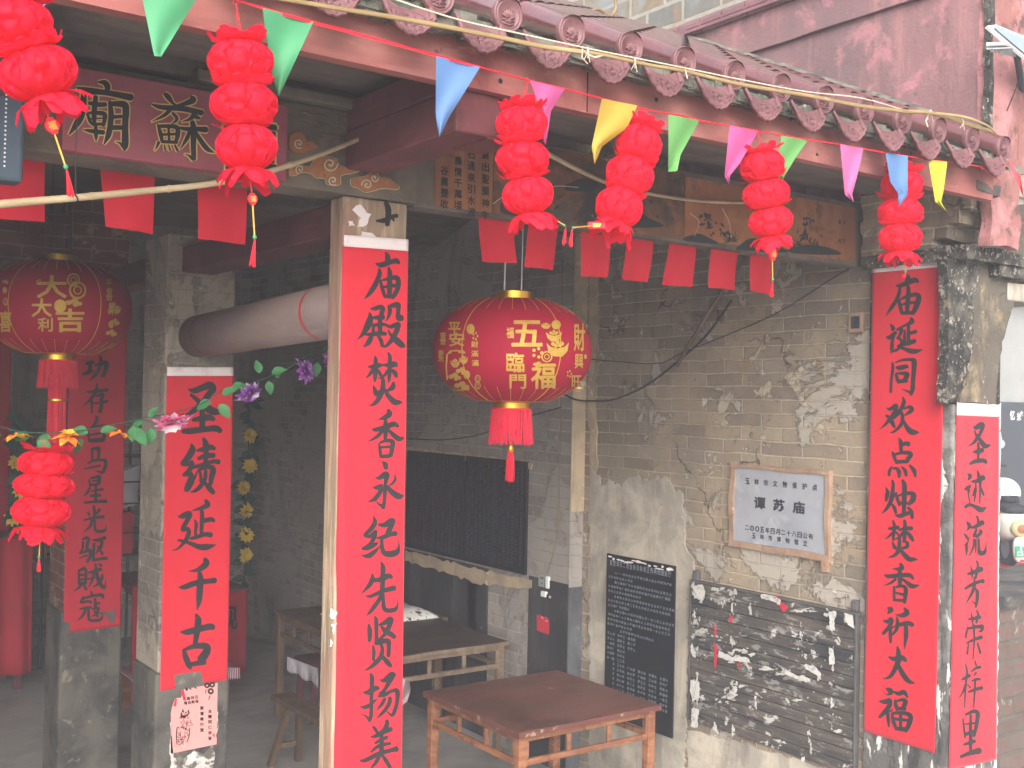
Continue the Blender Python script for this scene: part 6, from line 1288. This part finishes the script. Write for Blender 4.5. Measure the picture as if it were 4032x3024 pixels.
# poster on the brick pillar
po = thing('poster', 'torn pink greeting poster with an ornate ink drawing on the pillar foot', 'poster', (1.85, 5.13, .9))
PY_ = 5.1345
zp = lambda x, y, l=0: at_y(600+x*.2254, 2650+y*.2254, PY_-l)
obj('backing_scraps', scraps([[(366,1560),(385,1545),(470,1530),(474,1560),(466,1590),(440,1612),(368,1615)],[(400,1640),(420,1622),(440,1630),(462,1605),(466,1640),(455,1700),(376,1700),(384,1660)],[(368,1640),(380,1636),(384,1655),(370,1668)],[(368,1560),(374,1600),(372,1640),(366,1630)]], lambda x, y, l: py_(x, y, PY_+.0012-l), random.Random(5)), M['pastepaper'], po)
obj('sheet', MB().poly([zp(x, y) for x, y in ((340,600),(400,440),(505,430),(520,290),(905,220),(1140,170),(1128,990),(1112,1080),(1125,1160),(1122,1245),(900,1290),(600,1350),(322,1410),(322,700))]), M['poster'], po)
obj('torn_red', scraps([[(490,290),(550,280),(575,440),(550,470),(515,400)],[(400,440),(430,450),(415,580),(365,580)],[(1040,1060),(1090,1070),(1085,1130)]], lambda x, y, l: zp(x, y, l), random.Random(3)), M['paper_red'], po)
pi_ = MB()
def ptxt(txt, x, y, dx, dy, s, bold=.03):
    for i, ch in enumerate(txt): put_glyph(pi_, ch, lambda u, v: zp(x+dx*i+(u-.5)*s, y+dy*i-(v-.5)*s, .001), bold=bold)
ptxt('蘇壇善行堂', 865, 610, 0, 96, 62); ptxt('全體同仁恭賀', 1005, 665, 0, 95, 62); ptxt('马踏祥云', 560, 455, 70, -12, 58); ptxt('耀启新程', 580, 525, 66, -10, 55)
for cx, cy, r in ((1020,318,42),(955,215,38),(1045,205,38)):
    V = []
    for i in range(25): a = 2*pi*i/24; V += [zp(cx+r*1.3*cos(a), cy+r*1.3*sin(a), .0011), zp(cx+r*.5*cos(a), cy+r*.5*sin(a), .0011)]
    pi_.add(V, [(2*i, 2*i+1, 2*i+3, 2*i+2) for i in range(24)])
brush(pi_, "940,290,16 925,360,10;1005,400,16 980,470,10;600,270,40 600,300,40;650,270,20 680,285,20;740,255,20 770,265,20", lambda x, y, l: zp(x, y, .0012+l))
# ornate standing figure, drawn as scales, scrolls and a blank cartouche
rf = random.Random(8); S_ = []
for k in range(120):
    v = rf.random(); cx = 560+30*sin(v*4)-v*60; cy = 690+v*560; hw = 60+70*sin(pi*min(1, v*1.2)); x = cx+rf.uniform(-hw, hw)
    if 490 < x < 590 and 1000 < cy < 1110: continue
    a = rf.uniform(0, 6.28); r = rf.uniform(8, 22); S_.append(' '.join('%.0f,%.0f,%.0f' % (x+r*cos(a+t), cy+r*sin(a+t)*.7, rf.uniform(4, 11)) for t in (0, .9, 1.8, 2.7)))
S_ += ["530,640,20 535,680,30", "640,640,10 620,680,24", "500,700,20 530,760,30 600,740,24 650,680,14", "500,1010,8 492,1110,8 570,1115,8", "570,1005,7 565,1110,7", "430,950,14 420,1100,16 430,1230,14", "650,960,12 640,1100,14 600,1210,12"]
brush(pi_, ';'.join(S_), lambda x, y, l: zp(x, y, .001+l*.3))
obj('printing', pi_, M['ink'], po)
# ------------------------------------------------------------------ right edge: arch, lamp, street; neighbour behind
aw = thing('street_arch', 'ochre plastered arch springing from the temple corner', 'arch', (5.2, 3.1, 2.4))
outl = [(2112,560),(2108,640),(2104,720),(2098,800),(2072,868),(2110,872),(2150,870),(2155,800),(2166,740),(2180,690),(2192,650),(2203,605),(2218,560),(2250,480),(2290,430),(2290,330),(2200,330),(2190,520)]
def prism(pts, Y0, Y1, n=4, jig=0, seed=1):
    rnd = random.Random(seed); P = [py_(x, y, Y0) for x, y in pts]; O = []
    for i, p in enumerate(P):
        q = P[(i+1) % len(P)]
        for j in range(n): O.append(p.lerp(q, j/n)+Vector((rnd.uniform(-jig, jig), 0, rnd.uniform(-jig, jig))))
    m = len(O); B = [Vector((o.x, Y1, o.z)) for o in O]; return MB().add(O+B, [tuple(range(m)), tuple(range(2*m-1, m-1, -1))]+[(i, m+i, m+(i+1) % m, (i+1) % m) for i in range(m)])
obj('springer', prism([(2100,640),(2120,560),(2260,480),(2290,430),(2250,480),(2218,560),(2203,605),(2192,650),(2180,690),(2166,740),(2155,800),(2151,872),(2072,870),(2092,790)], 2.955, 3.35, 4, .006), M['archplaster'], aw)
obj('soot', prism([(2046,560),(2120,555),(2104,660),(2100,760),(2085,830),(2060,868),(2042,868),(2050,760)], 2.950, 3.0, 5, .012, 3), M['mould'], aw)
obj('voussoir', MB().box(5.07, 5.45, 2.95, 3.3, 3.09, 3.16), M['terracotta'], aw, bevel=.008); obj('voussoir', MB().box(5.06, 5.45, 2.952, 3.3, 2.98, 3.07), M['plaster'], aw, bevel=.01)
strip = MB(); rq2 = random.Random(4)
for k in range(26): zz = 2.44-k*.068; strip.poly([Vector((5.026+a*rq2.uniform(.006, .02), 2.9632-.0001*k, zz+b*rq2.uniform(.02, .05))) for a, b in ((-1,-1),(.4,-1),(1,0),(.5,1),(-1,1))])
obj('whitewash_flake', strip, M['header'], aw)
sl = thing('solar_lamp', 'white solar street lamp with a tilted panel high on the pink pilaster', 'lamp', tuple(py_(2165,95,2.6)))
SY = 2.62
def plate(pts, th, m, name, par, Y=SY):
    P = [py_(x, y, Y+d) for x, y, d in pts]; n_ = (P[1]-P[0]).cross(P[2]-P[0]).normalized()*th; m_ = len(P); return obj(name, MB().add(P+[p+n_ for p in P], [tuple(range(m_)), tuple(range(2*m_-1, m_-1, -1))]+[(i, m_+i, m_+(i+1) % m_, (i+1) % m_) for i in range(m_)]), m, par, bevel=.002)
pn = plate([(2133,55,0),(2152,53,.02),(2290,110,.05),(2290,185,0)], .016, M['whiteplastic'], 'panel_frame', sl)
plate([(2146,60,-.004),(2154,58,.01),(2275,112,.03),(2270,165,-.004)], -.004, M['solar'], 'solar_cells', pn)
hd = plate([(2131,98,0),(2170,97,0),(2186,103,.05),(2130,106,.03)], .012, M['whiteplastic'], 'lamp_head', sl)
plate([(2131,107,.0),(2185,104,.0),(2216,118,.04),(2190,124,.04),(2150,112,.03)], .008, M['greyplastic'], 'bracket', sl)
obj('lens', MB().lathe(py_(2143,109,SY-.004), [(.0001, 0), (.008, 0)], 12, -CF).lathe(py_(2166,115,SY-.002), [(.0001, 0), (.011, 0)], 12, -CF).lathe(py_(2152,111,SY-.003), [(.0001, 0), (.005, 0)], 12, -CF), M['blacklens'], hd)
obj('arm', MB().tube([py_(2195,110,SY+.03), Vector((4.9, 2.80, py_(2195,118,SY).z-.05))], .015, 8), M['steel'], sl)
obj('cable', MB().tube([py_(2208,150,SY), py_(2195,190,SY+.05), py_(2175,240,SY+.1)], .003, 5), M['cable'], sl)
# neighbours
nbh = thing('stone_house', 'tall rubble stone house rising behind the temple roof', 'building', (6.5, 8, 0))
obj('wall', MB().box(6.2, 6.6, 4.8, 30, -.1, 12), M['rubble'], nbh)
obj('cornice', MB().box(6.1, 6.65, 4.8, 30, 8.2, 8.4), M['plaster'], nbh)
red2 = thing('red_house', 'orange red plastered upper house front beyond the temple corner', 'building', (18, 9.2, 0))
r0, r1, r2 = py_(2186,235,9.2), py_(2186,420,9.2), py_(2186,120,9.2)
obj('wall', MB().box(r0.x, 30, 9.2, 9.5, r1.z, r0.z), M['terracotta'], red2); obj('cornice', MB().box(r0.x-.1, 30, 9.0, 9.5, r0.z+.002, r0.z+.25), M['plaster'], red2)
for k in range(4): obj('rail', MB().box(r0.x, 30, 9.15, 9.18, r0.z+.4+k*.22, r0.z+.46+k*.22), M['steel'], red2)
obj('lower_wall', MB().box(r0.x+.1, 30, 9.3, 9.5, py_(2186,640,9.3).z, r1.z-.002), M['plaster'], red2)
whs = thing('white_house', 'white rendered house wall across the lane', 'building', (20, 9.5, 0))
obj('wall', MB().box(12, 30, 9.6, 9.9, -.1, 5), M['white'], whs)
a, b = py_(2176,868,9.55), py_(2240,1010,9.55)
obj('dark_shutter', MB().box(a.x-1, a.x+3.0, 9.56, 9.60, .3, a.z), M['steel'], whs)
sg_ = MB()
for ch, x, y, s in (('忆',2187,897,10),('米',2201,900,9),('大',2207,893,6)): put_glyph(sg_, ch, lambda u, v: py_(x-s/2+s*u, y+s-2*s*v, 9.54), bold=.02)
obj('lettering', sg_, M['stud'], whs)
lw = thing('stone_terrace', 'low mossy red brick terrace wall beyond the corner', 'wall', (7.5, 4.2, 0))
TZ = py_(2190,1305,3.9).z; T2_ = py_(2195,1222,6.6).z
rm3 = MB(); rough_box(rm3, 5.25, 9.5, 3.9, 4.3, -.1, TZ, n=22, a=.02, seed=3); obj('wall', rm3, M['redbrick'], lw)
rm4 = MB(); rough_box(rm4, 5.25, 9.6, 3.84, 4.6, TZ+.002, TZ+.07, n=14, a=.02, seed=5); obj('slab_edge', rm4, M['base'], lw)
obj('terrace_top', MB().add([(5.25,4.58,TZ+.03),(14,4.58,TZ+.03),(16,6.0,T2_),(16,9.6,T2_),(7,9.6,T2_),(5.25,6.0,T2_)], [(0,1,2,5),(5,2,3,4)]), M['dado_grey'], lw)
# scooter seen from behind in the gap
S0 = py_(2188, 1226, 6.6); FW = Vector((CF.x, CF.y, 0)).normalized(); RT = Vector((FW.y, -FW.x, 0)); UP = Vector((0, 0, 1))
sc = thing('scooter', 'parked cream scooter with a green number plate in the gap at the right edge', 'scooter', tuple(S0))
def sp(r, f, u): return S0+RT*r+FW*f+UP*u
def wheel(f, name):
    o = obj(name, MB().lathe(sp(0, f, .21), [(.13, -.045), (.19, -.05), (.21, -.025), (.21, .025), (.19, .05), (.13, .045)], 30, RT), M['rubber'], sc, smooth=True)
    obj('rim', MB().lathe(sp(0, f, .21), [(.0001, -.03), (.05, -.035), (.13, -.03), (.13, .03), (.05, .035), (.0001, .03)], 24, RT), M['greyplastic'], o)
wheel(.12, 'wheel'); wheel(1.28, 'wheel')
def loft(secs, n=20):      # (f, u, half width, half height)
    V = []; mb = MB()
    for f, u, hw, hh in secs:
        for k in range(n):
            a = 2*pi*k/n; ca, sa = cos(a), sin(a); V.append(sp(hw*(abs(ca)**.7)*(1 if ca > 0 else -1), f, u+hh*(abs(sa)**.7)*(1 if sa > 0 else -1)))
    m = len(secs); return mb.add(V, [(i*n+k, i*n+(k+1) % n, (i+1)*n+(k+1) % n, (i+1)*n+k) for i in range(m-1) for k in range(n)]+[tuple(range(n-1, -1, -1)), tuple((m-1)*n+k for k in range(n))])
obj('body', loft([(-.22,.47,.06,.06),(-.18,.46,.13,.12),(0,.45,.17,.16),(.3,.43,.18,.18),(.55,.38,.16,.15),(.75,.30,.13,.06)]), M['scooter_white'], sc, smooth=True)
obj('seat', loft([(-.12,.63,.08,.03),(-.05,.64,.13,.05),(.3,.65,.14,.055),(.6,.62,.11,.05),(.68,.60,.06,.03)]), M['rubber'], sc, smooth=True)
obj('floorboard', loft([(.6,.24,.14,.03),(.8,.22,.17,.03),(1.05,.23,.17,.03)]), M['rubber'], sc)
obj('leg_shield', loft([(1.02,.26,.15,.05),(1.08,.45,.19,.12),(1.12,.70,.20,.18),(1.10,.92,.15,.10),(1.08,1.0,.10,.05)]), M['scooter_white'], sc, smooth=True)
obj('front_fender', loft([(1.12,.42,.06,.03),(1.28,.45,.07,.03),(1.42,.38,.06,.03)]), M['scooter_white'], sc, smooth=True)
hs_ = obj('headset', loft([(.98,1.10,.06,.05),(1.02,1.10,.15,.10),(1.12,1.09,.17,.11),(1.22,1.06,.10,.08),(1.26,1.05,.04,.04)]), M['bag'], sc, smooth=True)
obj('dial', MB().lathe(sp(0, .985, 1.12), [(.0001, .012), (.06, .008), (.075, 0)], 24, -FW), M['scooter_tan'], hs_, smooth=True)
obj('handlebar', MB().tube([sp(-.33, .93, 1.06), sp(-.16, 1.04, 1.07), sp(.16, 1.04, 1.07), sp(.33, .93, 1.06)], .016, 10), M['rubber'], sc, smooth=True)
for q in (-.24, .24):
    mo = obj('mirror', MB().tube([sp(q, 1.0, 1.08), sp(q*1.15, 1.0, 1.26)], .008, 6), M['rubber'], sc)
    obj('mirror_glass', MB().lathe(sp(q*1.2, 1.0, 1.31), [(.0001, .012), (.05, .01), (.058, 0), (.05, -.015), (.0001, -.02)], 18, -FW), M['greyplastic'], mo)
tl_ = obj('tail_light', MB().lathe(sp(-.03, -.22, .45), [(.0001, .05), (.05, .045), (.09, .02), (.095, -.02)], 24, -FW), M['scooter_tan'], sc, smooth=True)
obj('reflector', MB().lathe(sp(-.03, -.268, .45), [(.0001, .012), (.04, .008), (.05, 0)], 20, -FW), M['ochre'], tl_, smooth=True)
obj('mudguard', loft([(-.26,.22,.10,.13),(-.235,.22,.11,.14),(-.2,.26,.10,.12)]), M['scooter_white'], sc, smooth=True)
pc = sp(-.015, -.272, .21)
pl_ = obj('number_plate', MB().obox(pc, RT*.085, UP*.058, FW*.004), M['plate_green'], sc, bevel=.002)
pm_ = MB(); P_ = lambda a, b: pc+RT*(a*.17-.085)+UP*(b*.116-.058)-FW*.006
for i, ch in enumerate("C553"): put_glyph(pm_, ch, lambda u, v: P_(.10+.22*i+.17*u, .1+.42*v), bold=.03)
for i, ch in enumerate("玉林"): put_glyph(pm_, ch, lambda u, v: P_(.26+.34*i+.15*u, .62+.28*v), bold=.03)
obj('lettering', pm_, M['stud'], pl_)
obj('tail_reflector', MB().obox(sp(-.01, -.262, .11), RT*.035, UP*.012, FW*.006), M['helmet_red'], sc)
obj('stand_mat', MB().obox(sp(0, -.1, .012), RT*.25, UP*.01, FW*.3), M['helmet_red'], sc)
hl = thing('helmet', 'white and red helmet resting on the scooter seat', 'helmet', tuple(sp(0, .22, .70)))
obj('shell', MB().grid(lambda u, v: sp(.155*cos(2*pi*u)*sin(pi*v*.62), .24+.175*sin(2*pi*u)*sin(pi*v*.62), .80+.15*cos(pi*v*.62)), 28, 14), M['whiteplastic'], hl, smooth=True, solid=.012)
obj('red_stripe', MB().grid(lambda u, v: sp((.157)*cos(pi+.5+1.3*u)*sin(pi*(.2+.2*v)), .24+.178*sin(pi+.5+1.3*u)*sin(pi*(.2+.2*v)), .80+.152*cos(pi*(.2+.2*v))), 14, 6), M['helmet_red'], hl, smooth=True)
obj('visor', MB().grid(lambda u, v: sp(.160*cos(pi*1.05+.9*pi*u), .24+.185*sin(pi*1.05+.9*pi*u), .70+.10*v), 20, 4), M['blacklens'], hl, smooth=True, solid=.006)
# air: even haze volume added to lift the dark tones
hz = MB().box(-12, 34, -6, 32, -1.1, 13.5)
ho = bpy.data.objects.new('haze', bpy.data.meshes.new('haze')); ho.data.from_pydata([tuple(p) for p in hz.v], [], hz.f); COL.objects.link(ho); ho['kind'] = 'stuff'; ho['label'] = 'thin haze added to lift the dark tones'
hm = bpy.data.materials.new('haze'); hm.use_nodes = True; ht = hm.node_tree
for n in list(ht.nodes): ht.nodes.remove(n)
out = ht.nodes.new("ShaderNodeOutputMaterial"); pv = ht.nodes.new("ShaderNodeVolumePrincipled")
pv.inputs["Color"].default_value = (.86, .9, 1, 1); pv.inputs["Density"].default_value = HAZE; pv.inputs["Anisotropy"].default_value = .2
ht.links.new(pv.outputs[0], out.inputs["Volume"]); ho.data.materials.append(hm)
